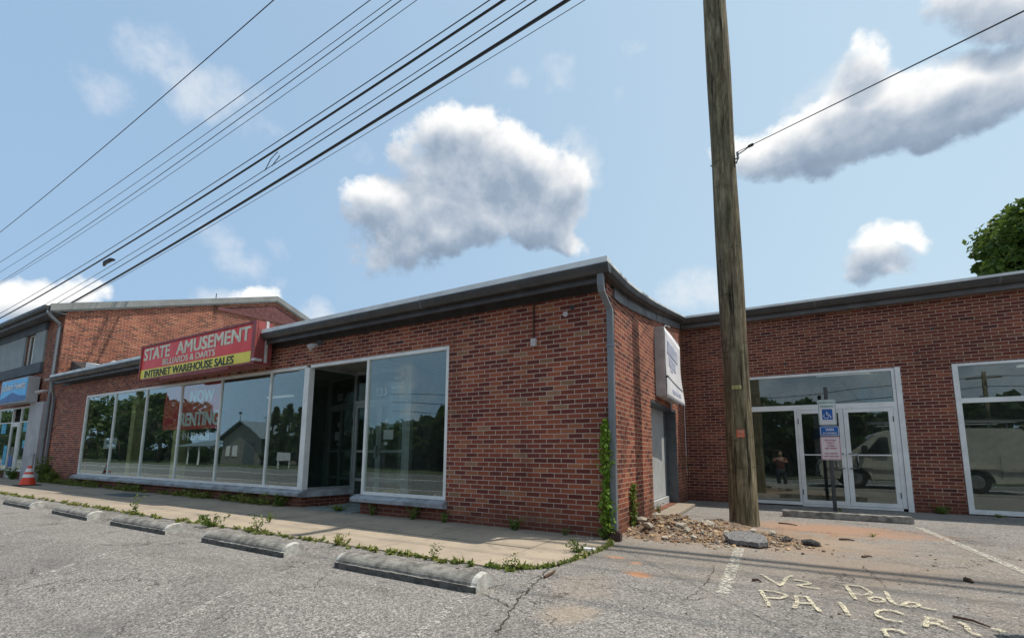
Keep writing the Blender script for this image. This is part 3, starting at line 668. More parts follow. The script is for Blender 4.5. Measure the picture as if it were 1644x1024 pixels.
# windows of the front
def window(x0, x1, mull, y=.03, z0=.354, z1=2.92):
    fr = obj('window', frame(B(), 'y', y-.035, y+.035, x0, x1, z0, z1, .055, wt=.06), 'white', ST)
    xs_ = [x0]+mull+[x1]
    bm = B()
    for m_ in mull: box(bm, (m_-.022, y-.03, z0+.055), (m_+.022, y+.03, z1-.06))
    if mull: pieces('mullion', bm, 'white', fr)
    for a, b in zip(xs_, xs_[1:]):
        obj('pane', bx((a+.024, y-.004, z0+.056), (b-.024, y+.002, z1-.061)), 'glass', fr)
    return fr
w1 = window(-17.82, -6.50, [-15.62, -13.58, -11.63, -9.72, -7.73])
part('corner_post', bx((-6.50, -.025, .354), (-6.37, .10, 2.86)), 'white')
w2 = window(-4.71, -2.757, [])
part('recess_header', bx((-6.37, -.005, 2.86), (-4.711, .06, 2.92)), 'white')
def sillbm(pts_x, yb=.06):
    x0, x1 = pts_x
    return prism(B(), [(x0, .12, .215), (x0, -.06, .215), (x0, -.135, .235), (x0, -.14, .295), (x0, -.03, .340), (x0, -.03, .352), (x0, .12, .352)], (x1-x0, 0, 0))
part('sill', sillbm((-17.95, -6.33)), 'sill'); part('sill', sillbm((-4.84, -2.72)), 'sill')
bm = prism(B(), [(-6.33, .0, .215), (-6.13, 1.08, .215), (-6.22, 1.08, .215), (-6.45, .12, .215)], (0, 0, .137)); part('sill', bm, 'sill')
# side glass of the recess
def slant(bm, a, b, z0, z1, th):
    a = Vector(a); b = Vector(b); d = (b-a).normalized(); n = Vector((-d.y, d.x))*th/2
    return prism(bm, [(a.x-n.x, a.y-n.y, z0), (b.x-n.x, b.y-n.y, z0), (b.x+n.x, b.y+n.y, z0), (a.x+n.x, a.y+n.y, z0)], (0, 0, z1-z0))
part('side_glass', slant(B(), (-6.38, .10), (-6.22, 1.06), .40, 2.85, .006), 'glassd')
bm = slant(B(), (-6.38, .10), (-6.22, 1.06), .353, .40, .05); slant(bm, (-6.38, .10), (-6.22, 1.06), 2.85, 2.92, .05); pieces('side_glass_frame', bm, 'alu', ST)
part('side_glass', bx((-4.683, .07, .36), (-4.677, 1.06, 2.90)), 'glass')
# entry doors at the back of the recess
YD = 1.1
DR = part('doorway', frame(B(), 'y', YD-.05, YD+.05, -6.26, -4.62, .03, 2.92, .07, bottom=False), 'alu')
obj('transom_bar', bx((-6.19, YD-.045, 2.18), (-4.69, YD+.045, 2.26)), 'alu', DR)
obj('transom_pane', bx((-6.19, YD-.003, 2.26), (-4.69, YD+.003, 2.85)), 'glassd', DR)
text('door_number', '133', 'whitep', (-5.52, YD-.052, 2.34), (1, 0, 0), .30, .17, DR, .02)
for (a, b, hs) in ((-6.185, -5.445, 1), (-5.435, -4.695, -1)):
    d_ = part('entry_door', frame(B(), 'y', YD-.03, YD+.03, a, b, .04, 2.175, .065), 'alu')
    bm = box(B(), (a+.065, YD-.025, 1.12), (b-.065, YD+.025, 1.17)); box(bm, (a+.065, YD-.025, .50), (b-.065, YD+.025, .56)); pieces('rail', bm, 'alu', d_)
    obj('pane', bx((a+.065, YD-.003, .105), (b-.065, YD+.003, 2.11)), 'glassd', d_)
    hx = b-.055 if hs > 0 else a+.03
    obj('handle', bx((hx-.03, YD-.07, 1.0), (hx+.05, YD-.031, 1.26), .008) if hs > 0 else bx((hx-.015, YD-.06, 1.05), (hx+.025, YD-.031, 1.22), .006), 'steel', d_)
    if hs < 0:
        bm = box(B(), (a+.15, YD-.006, 1.72), (a+.24, YD-.0035, 1.83)); box(bm, (a+.12, YD-.006, 1.40), (a+.40, YD-.0035, 1.60)); box(bm, (a+.14, YD-.006, 1.28), (a+.24, YD-.0035, 1.34)); pieces('door_sticker', bm, 'signface', d_)
    else:
        bm = box(B(), (a+.42, YD-.006, 1.52), (a+.46, YD-.0035, 1.62)); box(bm, (a+.52, YD-.006, 1.52), (a+.56, YD-.0035, 1.62)); pieces('door_sticker', bm, 'whitep', d_)
part('jamb_post', bx((-4.615, YD-.06, .22), (-4.53, YD+.04, 2.92)), 'alu')
part('bell_bracket', bx((-6.235, YD-.09, 1.72), (-6.215, YD-.051, 1.84), .005), 'black')
# banner and poster in the front window
bn_ = tag(obj('window_banner', bx((-12.6, .055, 1.68), (-9.78, .075, 2.84)), 'bannerr'), 'faded red NOW RENTING banner hung inside the long front window', 'banner')
text('lettering', 'NOW', 'whitep', (-11.25, .052, 2.36), (1, 0, 0), 1.15, .32, bn_, .06)
text('lettering', 'RENTING', 'whitep', (-11.66, .052, 1.76), (1, 0, 0), 1.88, .36, bn_, .06)
text('lettering', '814-231-2628', 'whitep', (-11.45, .045, 1.40), (1, 0, 0), 1.30, .20, bn_, .03)
po = tag(obj('window_poster', bx((-16.25, .06, 1.18), (-15.36, .07, 1.50)), 'signface'), 'small white poster with dark print taped inside the leftmost window panes', 'poster')
text('lettering', 'OPEN', 'bluedk', (-16.05, .055, 1.29), (1, 0, 0), .55, .12, po, .03)

# side door (metal, recessed)
SD = part('side_door', bx((-.26, 2.5, .20), (-.225, 4.70, 2.10)), 'door_grey')
obj('kick_rail', bx((-.26, 2.5, .057), (-.17, 4.76, .20)), 'door_grey', SD)
bm = box(B(), (-.24, 4.90, .056), (.012, 4.935, 2.13)); box(bm, (-.24, 4.70, .056), (-.21, 4.90, 2.10)); box(bm, (-.24, 2.49, 2.085), (.012, 4.90, 2.125)); obj('door_casing', bm, 'door_dark', SD)
obj('rail_gap', bx((-.225, 2.55, .21), (-.221, 4.68, .215)), 'black', SD)

# right wing doors and windows
YB = D
RW = part('glass_doorway', box(box(box(box(box(B(), (1.40, YB-.02, 2.15), (4.24, YB+.06, 2.265)), (1.40, YB-.02, 2.925), (4.24, YB+.06, 2.98)), (1.40, YB-.02, .03), (1.47, YB+.06, 2.15)), (4.165, YB-.02, .06), (4.24, YB+.06, 2.15)), (1.47, YB-.02, .03), (2.385, YB+.06, .10)), 'white')
bm = box(B(), (2.385, YB-.02, .03), (2.43, YB+.06, 2.15)); box(bm, (1.40, YB-.02, 2.265), (1.45, YB+.06, 2.925)); box(bm, (4.19, YB-.02, 2.265), (4.24, YB+.06, 2.925)); box(bm, (2.43, YB-.03, .01), (4.165, YB+.06, .055)); pieces('mullion', bm, 'white', RW)
obj('side_trim', bx((4.245, YB-.045, .0), (4.335, YB+.05, 2.99)), 'white', RW)
obj('sidelight_pane', bx((1.47, YB+.017, .10), (2.385, YB+.023, 2.15)), 'glass', RW)
obj('transom_pane', bx((1.45, YB+.017, 2.265), (4.19, YB+.023, 2.925)), 'glass', RW)
for (a, b, s_) in ((2.434, 3.292, 1), (3.300, 4.160, -1)):
    d_ = part('glass_door', frame(B(), 'y', YB-.025, YB+.025, a, b, .062, 2.145, .085, wt=.08), 'white')
    obj('rail', bx((a+.085, YB-.012, 1.13), (b-.085, YB+.012, 1.155)), 'white', d_)
    obj('pane', bx((a+.085, YB-.003, .147), (b-.085, YB+.003, 2.065)), 'glass', d_)
    hx = b-.05 if s_ > 0 else a+.05; dx = -s_*.13
    bm = tube(B(), [(hx, YB-.02, 1.17), (hx, YB-.075, 1.17), (hx+dx, YB-.08, 1.165), (hx+dx*1.05, YB-.08, 1.02), (hx+dx, YB-.08, .86), (hx, YB-.075, .855), (hx, YB-.02, .855)], .014); obj('handle', bm, 'steel', d_, True)
    bm = B(); hh = a+.01 if s_ > 0 else b-.02
    for z in (.32, 1.9): box(bm, (hh, YB-.034, z-.06), (hh+.014, YB-.026, z+.06))
    pieces('hinge', bm, 'black', d_)
rw = part('window', frame(B(), 'y', YB-.03, YB+.05, 5.15, 8.4, .025, 2.975, .085, wt=.05), 'white')
obj('transom_bar', bx((5.235, YB-.025, 2.18), (8.315, YB+.045, 2.275)), 'white', rw)
obj('pane', bx((5.235, YB+.008, .11), (8.315, YB+.014, 2.18)), 'glass', rw); obj('pane', bx((5.235, YB+.008, 2.275), (8.315, YB+.014, 2.925)), 'glass', rw)
bm = B()
for (x, z) in ((2.25, 3.22), (4.62, 3.25), (3.4, 3.9), (4.9, 3.72)): box(bm, (x, YB-.004, z), (x+.05, YB-.001, z+.045))
pieces('wall_hole', bm, 'black', ST)
bm = B()
for (u, v, s_) in ((745, 521, .05), (919, 494, .06), (958, 500, .03), (500, 558, .04), (172, 612, .05), (130, 610, .04), (604, 545, .035), (512, 560, .03)):
    p_ = P(u, v, 'y', 0); box(bm, (p_.x-s_/2, -.006, p_.z-s_/2), (p_.x+s_/2, -.002, p_.z+s_/2))
pieces('wall_hole', bm, 'black', ST)
# downspouts, conduit, flood light
def dspout(pts, s_=.045, name='downspout', m='dspout', sy=.035):
    bm = B(); rings = []
    for (x, y, z) in pts: rings.append([bm.verts.new((x+a*s_, y+b*sy, z)) for a, b in ((-1, -1), (1, -1), (1, 1), (-1, 1))])
    for r0, r1 in zip(rings, rings[1:]):
        for k in range(4): bm.faces.new((r0[k], r0[(k+1) % 4], r1[(k+1) % 4], r1[k]))
    bm.faces.new(rings[0]); bm.faces.new(rings[-1]); bmesh.ops.recalc_face_normals(bm, faces=bm.faces)
    bmesh.ops.bevel(bm, geom=[e for e in bm.edges if not e.is_boundary], offset=.007, segments=1, affect='EDGES'); return part(name, bm, m)
ds = dspout([(.03, -.33, 3.53), (.03, -.33, 3.36), (.035, -.30, 3.28), (.065, -.075, 3.10), (.065, -.06, 3.02), (.065, -.06, .12)], .044)
obj('strap', bx((.012, -.104, 2.58), (.138, -.098, 2.60)), 'steel', ds)
obj('drain_boot', bx((.005, -.13, -.03), (.15, .005, .13), .02), 'rust', ds)
dspout([(-20.05, -.30, 3.50), (-20.1, -.28, 3.35), (-20.55, -.08, 3.05), (-20.6, -.06, 2.9), (-20.6, -.06, .02)], .05)
cb = part('conduit', tube(B(), [(-1.14, -.02, 3.47), (-1.14, -.02, 2.86)], .012, 6), 'rust')
obj('junction_box', bx((-1.18, -.06, 2.72), (-1.09, -.002, 2.84), .008), 'boxwhite', cb)
part('wall_ring', tube(B(), [(-.62, -.03, 3.15), (-.62, .0, 3.15)], .038, 12), 'boxwhite')
fl = part('flood_light', tube(B(), [(-6.0, -.01, 3.33), (-6.0, -.10, 3.32), (-6.05, -.14, 3.28)], .025, 8), 'steel')
obj('lamp_head', tube(B(), [(-6.03, -.12, 3.29), (-6.08, -.20, 3.25), (-6.12, -.26, 3.20)], [.03, .055, .075], 10), 'boxwhite', fl)
obj('lamp_head', tube(B(), [(-5.97, -.12, 3.31), (-5.90, -.18, 3.30), (-5.86, -.22, 3.29)], [.03, .045, .055], 10), 'black', fl)
# roof clutter near the tall building
part('roof_vent', tube(B(), [(-18.6, .9, 3.7), (-18.6, .9, 4.22), (-18.6, .9, 4.22), (-18.6, .9, 4.34)], [.10, .10, .17, .10], 12), 'drip')
part('roof_curb', prism(B(), [(-20.7, .3, 3.6), (-19.5, .3, 3.6), (-19.5, .3, 4.05), (-20.7, .3, 4.45)], (0, .4, 0)), 'black')
part('roof_flashing', prism(B(), [(-19.45, .35, 3.6), (-17.9, .35, 3.6), (-17.9, .35, 4.02), (-19.45, .35, 4.28)], (0, .25, 0)), 'drip')

# ------------------------------------------------------------------ tall two-storey building at left
TB = empty('two_storey_building', (-30, 6, 0), 'two storey brick building with grey stucco panel and gabled roof at the left', 'building')
XT = -20.8
def tp(name, bm, m, parent=None): return obj(name, bm, m, parent or TB)
tp('front_wall', wall(B(), 'y', -.002, -1, -45, XT, -.15, 6.35, [(-28.8, -22.9, .25, 2.85), (-25.25, -24.3, .02, 2.85), (-24.7, -23.55, 4.5, 5.82), (-44, -36, .25, 2.85)]), 'brickD')
RY, RZ = 8.1, 9.15
def rt(y): return 6.35+(RZ-6.35)*(1-abs(y-RY)/RY)
bm = wall(B(), 'x', XT, 1, .2, 2*RY, 0, 9, [], .2, top=rt, extra=[RY]); tp('gable_wall', bm, 'brickD')
bm = B()
for s_ in (0, 1):
    y0, y1 = (-.45, RY) if s_ == 0 else (RY, 2*RY+.45)
    za, zb = rt(y0)+.12, rt(y1)+.12
    prism(bm, [(-46, y0, za), (-46, y1, zb), (-46, y1, zb+.1), (-46, y0, za+.1)], (46+XT+.10, 0, 0))
tp('roof', bm, 'roof')
bm = B()
for y0, y1 in ((-.47, RY), (RY, 2*RY+.47)):
    za, zb = rt(y0), rt(y1)
    prism(bm, [(XT+.10, y0, za-.02), (XT+.10, y1, zb-.02), (XT+.10, y1, zb+.24), (XT+.10, y0, za+.24)], (.06, 0, 0))
    prism(bm, [(XT+.02, y0, za-.08), (XT+.02, y1, zb-.08), (XT+.02, y1, zb+.02), (XT+.02, y0, za+.02)], (.078, 0, 0))
tp('rake_board', bm, mat('grey_rake_metal', (.27, .27, .26), .4, (.2, .2, .19), 2, metal=.3))
bm = prism(B(), [(XT+.004, 5.2, 7.93), (XT+.004, RY, 8.86), (XT+.004, 10.3, 8.25), (XT+.004, 10.2, 8.10), (XT+.004, 5.5, 7.83)], (.02, 0, 0)); prism(bm, [(XT+.03, 5.2, 7.82), (XT+.03, 10.4, 8.08), (XT+.03, 10.4, 8.28), (XT+.03, 5.2, 8.0)], (.05, 0, 0))
tp('gable_trim', bm, mat('maroon_gable_wood', (.13, .045, .045), .8))
tp('gutter', sweep(B(), [(0, -.02), (.10, -.02), (.14, .05), (.15, .14), (0, .14)], [(-46, -.47, 6.22), (XT+.05, -.47, 6.22)], (0, -1, 0)), 'gutter')
bm = box(B(), (-46, -.47, 6.08), (XT+.1, -.44, 6.36)); box(bm, (-46, -.44, 6.14), (XT+.1, -.003, 6.18)); tp('fascia', bm, 'fascia')
bm = wall(B(), 'y', -.07, -1, -34, -22.4, 4.5, 5.78, [(-24.7, -23.55, 4.5, 5.78)], .066); tp('stucco_panel', bm, 'stucco')
bm = box(B(), (-34, -.10, 5.78), (-22.4, -.004, 6.08)); box(bm, (-34, -.10, 4.10), (-22.4, -.004, 4.50)); tp('stucco_band', bm, 'stuccod')
uw = tp('window', frame(B(), 'y', .05, .10, -24.68, -23.57, 4.51, 5.80, .05), 'white'); obj('mullion', bx((-24.16, .05, 4.56), (-24.09, .10, 5.75)), 'white', uw); obj('pane', bx((-24.63, .07, 4.56), (-23.62, .076, 5.75)), 'glass', uw)
tp('pilaster', bx((-22.88, -.10, -.05), (-21.45, -.004, 2.92)), 'pilaster'); tp('pilaster', bx((-30, -.10, -.05), (-28.8, -.004, 2.92)), 'pilaster')
sf = tp('storefront_window', frame(B(), 'y', .02, .09, -28.8, -22.88, .30, 2.85, .06), 'white')
bm = box(B(), (-24.30, .02, .36), (-24.22, .09, 2.79)); box(bm, (-25.33, .02, .02), (-25.25, .09, 2.79)); box(bm, (-27.1, .02, .36), (-27.04, .09, 2.79)); box(bm, (-24.22, .025, 2.22), (-22.94, .085, 2.26)); box(bm, (-27.04, .025, 2.22), (-25.33, .085, 2.26)); pieces('mullion', bm, 'white', sf)
for a, b in ((-28.74, -27.10), (-27.04, -25.33), (-24.22, -22.94)): obj('pane', bx((a, .05, .36), (b, .056, 2.79)), 'glass', sf)
bm = B()
for (x, z, w_, h_) in ((-23.85, 1.85, .5, .4), (-26.6, 1.8, .6, .45), (-23.7, 1.2, .3, .3), (-25.9, .5, .4, .8)): box(bm, (x, .04, z), (x+w_, .046, z+h_))
pieces('window_decal', bm, mat('light_blue_decal', (.08, .42, .62), .6), sf)
td = tp('glass_door', frame(B(), 'y', .0, .06, -25.24, -24.31, .03, 2.15, .09), 'white'); obj('pane', bx((-25.15, .03, .12), (-24.40, .036, 2.06)), 'glassd', td); obj('handle', bx((-24.47, -.06, .85), (-24.44, -.002, 1.25)), 'steel', td); obj('door_notice', bx((-25.0, .02, .45), (-24.6, .026, .95)), 'signblue', td)
obj('transom_bar', bx((-25.24, .0, 2.155), (-24.31, .07, 2.24)), 'white', td)
tp('base_wall', wall(B(), 'y', -.004, -1, -24.2, -22.9, -.15, .28), 'brickD')
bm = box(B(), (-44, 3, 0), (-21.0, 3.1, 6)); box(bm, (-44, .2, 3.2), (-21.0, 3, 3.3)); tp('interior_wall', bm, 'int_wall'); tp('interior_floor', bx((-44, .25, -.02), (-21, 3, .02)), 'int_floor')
bm = tube(B(), [(XT+.05, -.52, 6.28), (XT+.05, -.50, 6.12), (XT+.0, -.34, 5.95), (XT-.12, -.10, 5.80), (XT-.16, -.08, 5.6), (XT-.18, -.08, 3.4), (XT-.16, -.08, .02)], .055, 8); tp('downspout', bm, 'dspout')
bm = B()
for z in (3.62, 1.5): box(bm, (XT-.25, -.14, z), (XT-.08, -.10, z+.03))
pieces('downspout_strap', bm, 'steel', TB)
tp('flood_light', tube(B(), [(-21.5, -.01, 3.34), (-21.55, -.15, 3.30), (-21.65, -.28, 3.22)], [.03, .05, .08], 10), 'boxwhite')
tp('meter_pipe', tube(B(), [(-21.7, -.14, .9), (-21.35, -.2, 1.0), (-21.3, -.2, .1)], .035, 6), 'pilaster')
tp('roof_mast', tube(B(), [(XT+.06, 5.1, 7.6), (XT+.06, 5.1, 8.6)], .02, 6), 'rust')

# ------------------------------------------------------------------ signs on the walls
SG = empty('main_sign', (-10.2, -.4, 3.5), 'long red and yellow lightbox sign reading STATE AMUSEMENT above the shop windows', 'sign')
x0, x1, z0, z1, yf, yb = -12.86, -7.56, 2.98, 3.93, -.50, -.13
obj('sign_box', bx((x0, yf+.02, z0), (x1, yb, z1), .008), 'redframe', SG)
bm = box(B(), (x0, yf-.02, z1-.05), (x1, yf+.018, z1)); box(bm, (x0+.1, yf-.01, z0), (x1, yf+.018, z0+.045)); box(bm, (x0, yf-.02, z0+.0), (x0+.06, yf+.018, z1-.051)); box(bm, (x1-.13, yf-.02, z0+.046), (x1, yf+.018, z1-.051)); obj('sign_frame', bm, 'redframe', SG)
obj('sign_face', bx((x0+.062, yf+.004, 3.27), (x1-.132, yf+.018, z1-.052)), 'red', SG); obj('sign_face', bx((x0+.062, yf+.004, z0+.047), (x1-.132, yf+.018, 3.268)), 'yellow', SG)
def st(body, xa, xb, za, zb, m, bold): text('lettering', body, m, (xa, yf+.003, za), (1, 0, 0), xb-xa, zb-za, SG, bold)
st('STATE', -12.70, -11.30, 3.51, 3.84, 'cream', .055); st('AMUSEMENT', -10.98, -7.78, 3.51, 3.84, 'cream', .055)
st('BILLIARDS & DARTS', -11.62, -9.15, 3.31, 3.47, 'cream', .045); st('INTERNET WAREHOUSE SALES', -12.56, -8.36, 3.045, 3.235, 'dkletter', .05)
bm = box(B(), (-11.6, yf-.03, z0-.05), (-8.5, yf+.03, z0+.0)); box(bm, (-11.1, yf-.035, z0+.0), (-8.5, yf-.012, z0+.03)); obj('bent_trim', bm, 'redframe', SG)
bm = box(B(), (x1-.06, yf+.20, z1-.9), (x1+.012, yf+.26, z1+.02)); box(bm, (x1-.05, yf-.05, z0+.05), (x1+.10, yf+.1, z0+.10)); obj('white_edge_strip', bm, 'boxwhite', SG)
bm = B()
for x in (-12.2, -8.2): box(bm, (x-.03, yb, 3.2), (x+.03, -.003, 3.3))
pieces('wall_bracket', bm, 'black', SG)
BS = empty('blue_sign', (-24, -.3, 3.4), 'bright blue lightbox sign with white lettering on the two storey building', 'sign')
obj('sign_box', bx((-25.4, -.385, 2.92), (-22.25, -.07, 3.90), .01), 'pilaster', BS); obj('sign_face', bx((-25.34, -.40, 2.98), (-22.31, -.386, 3.84)), 'blue', BS)
bm = prism(B(), [(-25.34, -.404, 2.98), (-22.31, -.404, 2.98), (-22.31, -.404, 3.16), (-23.0, -.404, 3.2), (-23.9, -.404, 3.36), (-24.6, -.404, 3.22), (-25.34, -.404, 3.12)], (0, .0035, 0)); obj('mountain_shape', bm, 'bluedk', BS)
text('lettering', 'Jackson Hewitt', 'whitep', (-25.25, -.405, 3.36), (1, 0, 0), 2.85, .38, BS, .03)
WS = empty('side_wall_sign', (.15, 3.2, 2.8), 'white sign box with a loose torn white sheet above the grey side door', 'sign')
obj('sign_box', bx((.0, 2.98, 2.25), (.19, 4.64, 3.62), .006), 'boxwhite', WS)
def shf(a, c_):
    return (.201+.005*math.sin(a*7+c_*5)+.005*math.sin(c_*9)+.06*(1-c_)**4*a, 3.0+a*1.66+.07*(1-c_)**3*a, 2.22+c_*1.38-.06*a*c_**2-.03*a*(1-c_)**2)
def sheet_patch(name, a0, a1, c0, c1, m, off, parent, n_=10, m_=10, skew=0):
    bm = B(); vg = [[bm.verts.new(Vector(shf(a0+(a1-a0)*i/n_, c0+(c1-c0)*j/m_+skew*i/n_))+Vector((off, 0, 0))) for i in range(n_+1)] for j in range(m_+1)]
    for j in range(m_):
        for i in range(n_): bm.faces.new((vg[j][i], vg[j][i+1], vg[j+1][i+1], vg[j+1][i]))
    o = obj(name, bm, m, parent, True); md = o.modifiers.new('thick', 'SOLIDIFY'); md.thickness = .002; return o
sheet_patch('loose_sheet', 0, 1, 0, 1, mat('wrinkled_white_sheet', (.80, .79, .81), .6, (.62, .61, .64), 2.5, .25, 9), 0, WS, 16, 16)
gl_ = mat('faded_blue_print', (.34, .37, .50), .7, (.52, .53, .60), 5)
sheet_patch('faded_print', .12, .75, .66, .86, gl_, .004, WS, skew=-.04); sheet_patch('faded_print', .22, .62, .50, .655, gl_, .004, WS, skew=-.05); sheet_patch('faded_print', .30, .45, .42, .495, gl_, .004, WS)
sheet_patch('print_strip', .05, .95, .30, .325, 'stuccod', .004, WS, skew=-.08); sheet_patch('faded_print', .3, .8, .10, .16, gl_, .004, WS)
obj('hanging_strap', prism(B(), [(.205, 3.20, 2.32), (.205, 3.29, 2.32), (.06, 4.30, 2.04), (.06, 4.18, 2.04)], (.006, 0, 0)), 'sill', WS)
obj('conduit', tube(B(), [(.03, 3.9, 3.62), (.03, 3.9, 3.86), (.03, 4.0, 3.92), (.03, 4.5, 4.0)], .014, 6), 'boxwhite', WS)
obj('bolt', tube(B(), [(.19, 3.01, 2.62), (.235, 3.01, 2.62)], .022, 6), 'black', WS)

# ------------------------------------------------------------------ utility pole, wires
UPL = empty('utility_pole', (1.445, 2.4, 0), 'tall weathered wooden utility pole standing in rubble before the glass doors', 'utility pole')
bm = B(); seg = 40; zs_ = [0, .05, .15, .3]+[.6+.35*i for i in range(38)]; rings = []
for z in zs_:
    r = .207-.0012*z + .006*math.sin(z*1.7); rings.append([])
    for k in range(seg):
        a = 2*math.pi*k/seg
        rr = r*(1+.018*math.sin(3*a+z*.35)+.012*math.sin(7*a+z*.9)+.01*math.sin(11*a-z*1.3)) + (.02*math.exp(-z*6))
        if abs(((a-3.6+.03*z) % (2*math.pi))-.1) < .12 and z > .8: rr -= .016
        rings[-1].append(bm.verts.new((1.445+rr*math.cos(a), 2.4+rr*math.sin(a), z-.05)))
for r0, r1 in zip(rings, rings[1:]):
    for k in range(seg): bm.faces.new((r0[k], r0[(k+1) % seg], r1[(k+1) % seg], r1[k]))
bm.faces.new(rings[-1]); obj('shaft', bm, 'wood', UPL, True)
def tagplate(name, z, a0, a1, h, m, r=.216):
    bm = B(); n = 8; v0 = []
    for i in range(n+1):
        a = a0+(a1-a0)*i/n; v0.append([(1.445+rr*math.cos(a), 2.4+rr*math.sin(a)) for rr in (r, r+.004)])
    for i in range(n):
        (p0, p1), (q0, q1) = v0[i], v0[i+1]
        prism(bm, [(p0[0], p0[1], z), (q0[0], q0[1], z), (q1[0], q1[1], z), (p1[0], p1[1], z)], (0, 0, h))
    return obj(name, bm, m, UPL)
A0 = R(-112)
t1 = tagplate('yellow_tag', 2.19, R(-105), R(-68), .055, 'tag_y'); t2 = tagplate('orange_tag', 1.40, R(-97), R(-66), .125, 'tag_o')
def plate_txt(body, z, h, m, par, am=-84, w_=.08, r=.2215):
    a = R(am); c = Vector((1.445+r*math.cos(a), 2.4+r*math.sin(a), z)); xd = Vector((-math.sin(a), math.cos(a), 0)); text('lettering', body, m, c-xd*w_/2, xd, w_, h, par, .01, .002)
plate_txt('427185', 2.202, .030, 'black', t1, -86, .10); plate_txt('NOTICE', 1.475, .03, 'boxwhite', t2, -81, .08); plate_txt('CALL', 1.42, .025, 'boxwhite', t2, -81, .05)
bm = tube(B(), [(1.23, 2.36, 6.30), (1.66, 2.36, 6.30)], .012, 6); tube(bm, [(1.65, 2.36, 6.22), (1.68, 2.36, 6.30), (1.675, 2.36, 6.42)], .022, 6); obj('guy_bracket', bm, 'steel', UPL)
bm = box(B(), (1.38, .9, 12.62), (1.50, 3.9, 12.74)); obj('crossarm', bm, 'wood', UPL)
bm = B()
for y in (1.0, 1.7, 3.1, 3.8): tube(bm, [(1.44, y, 12.74), (1.44, y, 12.80), (1.44, y, 12.86), (1.44, y, 12.95)], [.03, .07, .05, .06], 10)
pieces('insulator', bm, 'boxwhite', UPL)
bm = tube(B(), [(1.445, 2.62, 9.9), (1.445, 2.62, 10.0), (1.445, 2.66, 10.0)], .02, 6); obj('bolt', bm, 'rust', UPL)

WIRES = [('single thin wire highest at the left of the sky', (440, 0), (0, 373), .022, 1.0), ('topmost of the four grey wires below the highest one', (595, 0), (0, 421), .018, 1.7),
  ('second of the four grey wires in mid sky', (629, 0), (0, 437), .015, 2.2), ('third of the four grey wires in mid sky', (645, 0), (0, 453), .02, 2.3), ('lowest of the four grey wires in mid sky', (670, 0), (92, 400), .015, 3.1),
  ('thin dark line just above the upper black cable', (787, 0), (0, 503), .02, 2.2), ('thick black cable bundle over the left roof, upper of two', (810, 0), (0, 511), .036, 2.2),
  ('thin line just beneath the upper black cable', (845, 0), (58, 497), .016, 2.3), ('thin doubled line with a splice loop, above the lowest thick cable', (862, 0), (80, 494), .022, 2.3),
  ('heaviest black cable, running down to the left building corner', (912, 0), (124, 481), .044, 2.2), ('very thin grey wire just below the heaviest black cable', (940, 0), (330, 368), .011, 2.2)]
wm = mat('black_cable', (.012, .012, .013), .5); wg = mat('grey_wire', (.035, .038, .045), .5)
for i, (lab, a, b, r, yy) in enumerate(WIRES):
    p1, p2 = P(*a, 'y', yy), P(*b, 'y', yy); k_ = (p2.z-p1.z)/(p2.x-p1.x); cs = .0009
    pts = []
    for t_ in np.linspace(-58, 1.445, 40): pts.append((t_, yy, p1.z+k_*(t_-p1.x)+cs*(t_-p1.x)*(t_-p2.x)))
    zp = pts[-1][2]
    for t_ in np.linspace(4, 60, 14): pts.append((t_, yy, zp-k_*(t_-1.445)+cs*(t_-1.445)*(t_-60)))
    o = tag(obj('overhead_wire', tube(B(), pts, r*(.95 if r > .03 else .72), 6), wm if r > .03 or i in (5, 7, 8) else wg, None, True), lab, 'wire', 'overhead wires crossing the sky')
    if i == 8:
        c = P(440, 260, 'y', yy); obj('splice_loop', tube(B(), [(c.x-.5, yy, c.z-.16), (c.x-.1, yy-.05, c.z+.12), (c.x+.25, yy-.05, c.z+.25), (c.x+.3, yy, c.z+.12), (c.x-.1, yy, c.z-.12)], .014, 6), wm, o)
    if i == 6:
        c = P(175, 421, 'y', yy); obj('splice_case', tube(B(), [(c.x-.55, yy, c.z-.05), (c.x-.3, yy-.04, c.z+.03), (c.x+.3, yy-.04, c.z+.04), (c.x+.55, yy, c.z)], [.05, .09, .09, .05], 8), wm, o)
g0 = Vector((1.675, 2.36, 6.42)); g1 = P(1644, 18, 'y', -1.5); dg_ = (g1-g0)
gw = tag(obj('guy_wire', tube(B(), [g0+dg_*t_ for t_ in (.0, .05, .12, .5, 1, 4)], .0065, 6), wg, None, True), 'single taut wire running from the pole up to the right edge', 'wire')
obj('wire_grip', tube(B(), [g0+dg_*.09, g0+dg_*.115], .026, 8), wm, gw)
obj('wire_loop', tube(B(), [g0+Vector((0, 0, -.05)), g0+dg_*.05+Vector((0, 0, -.035)), g0+dg_*.10], .009, 6), wm, gw)

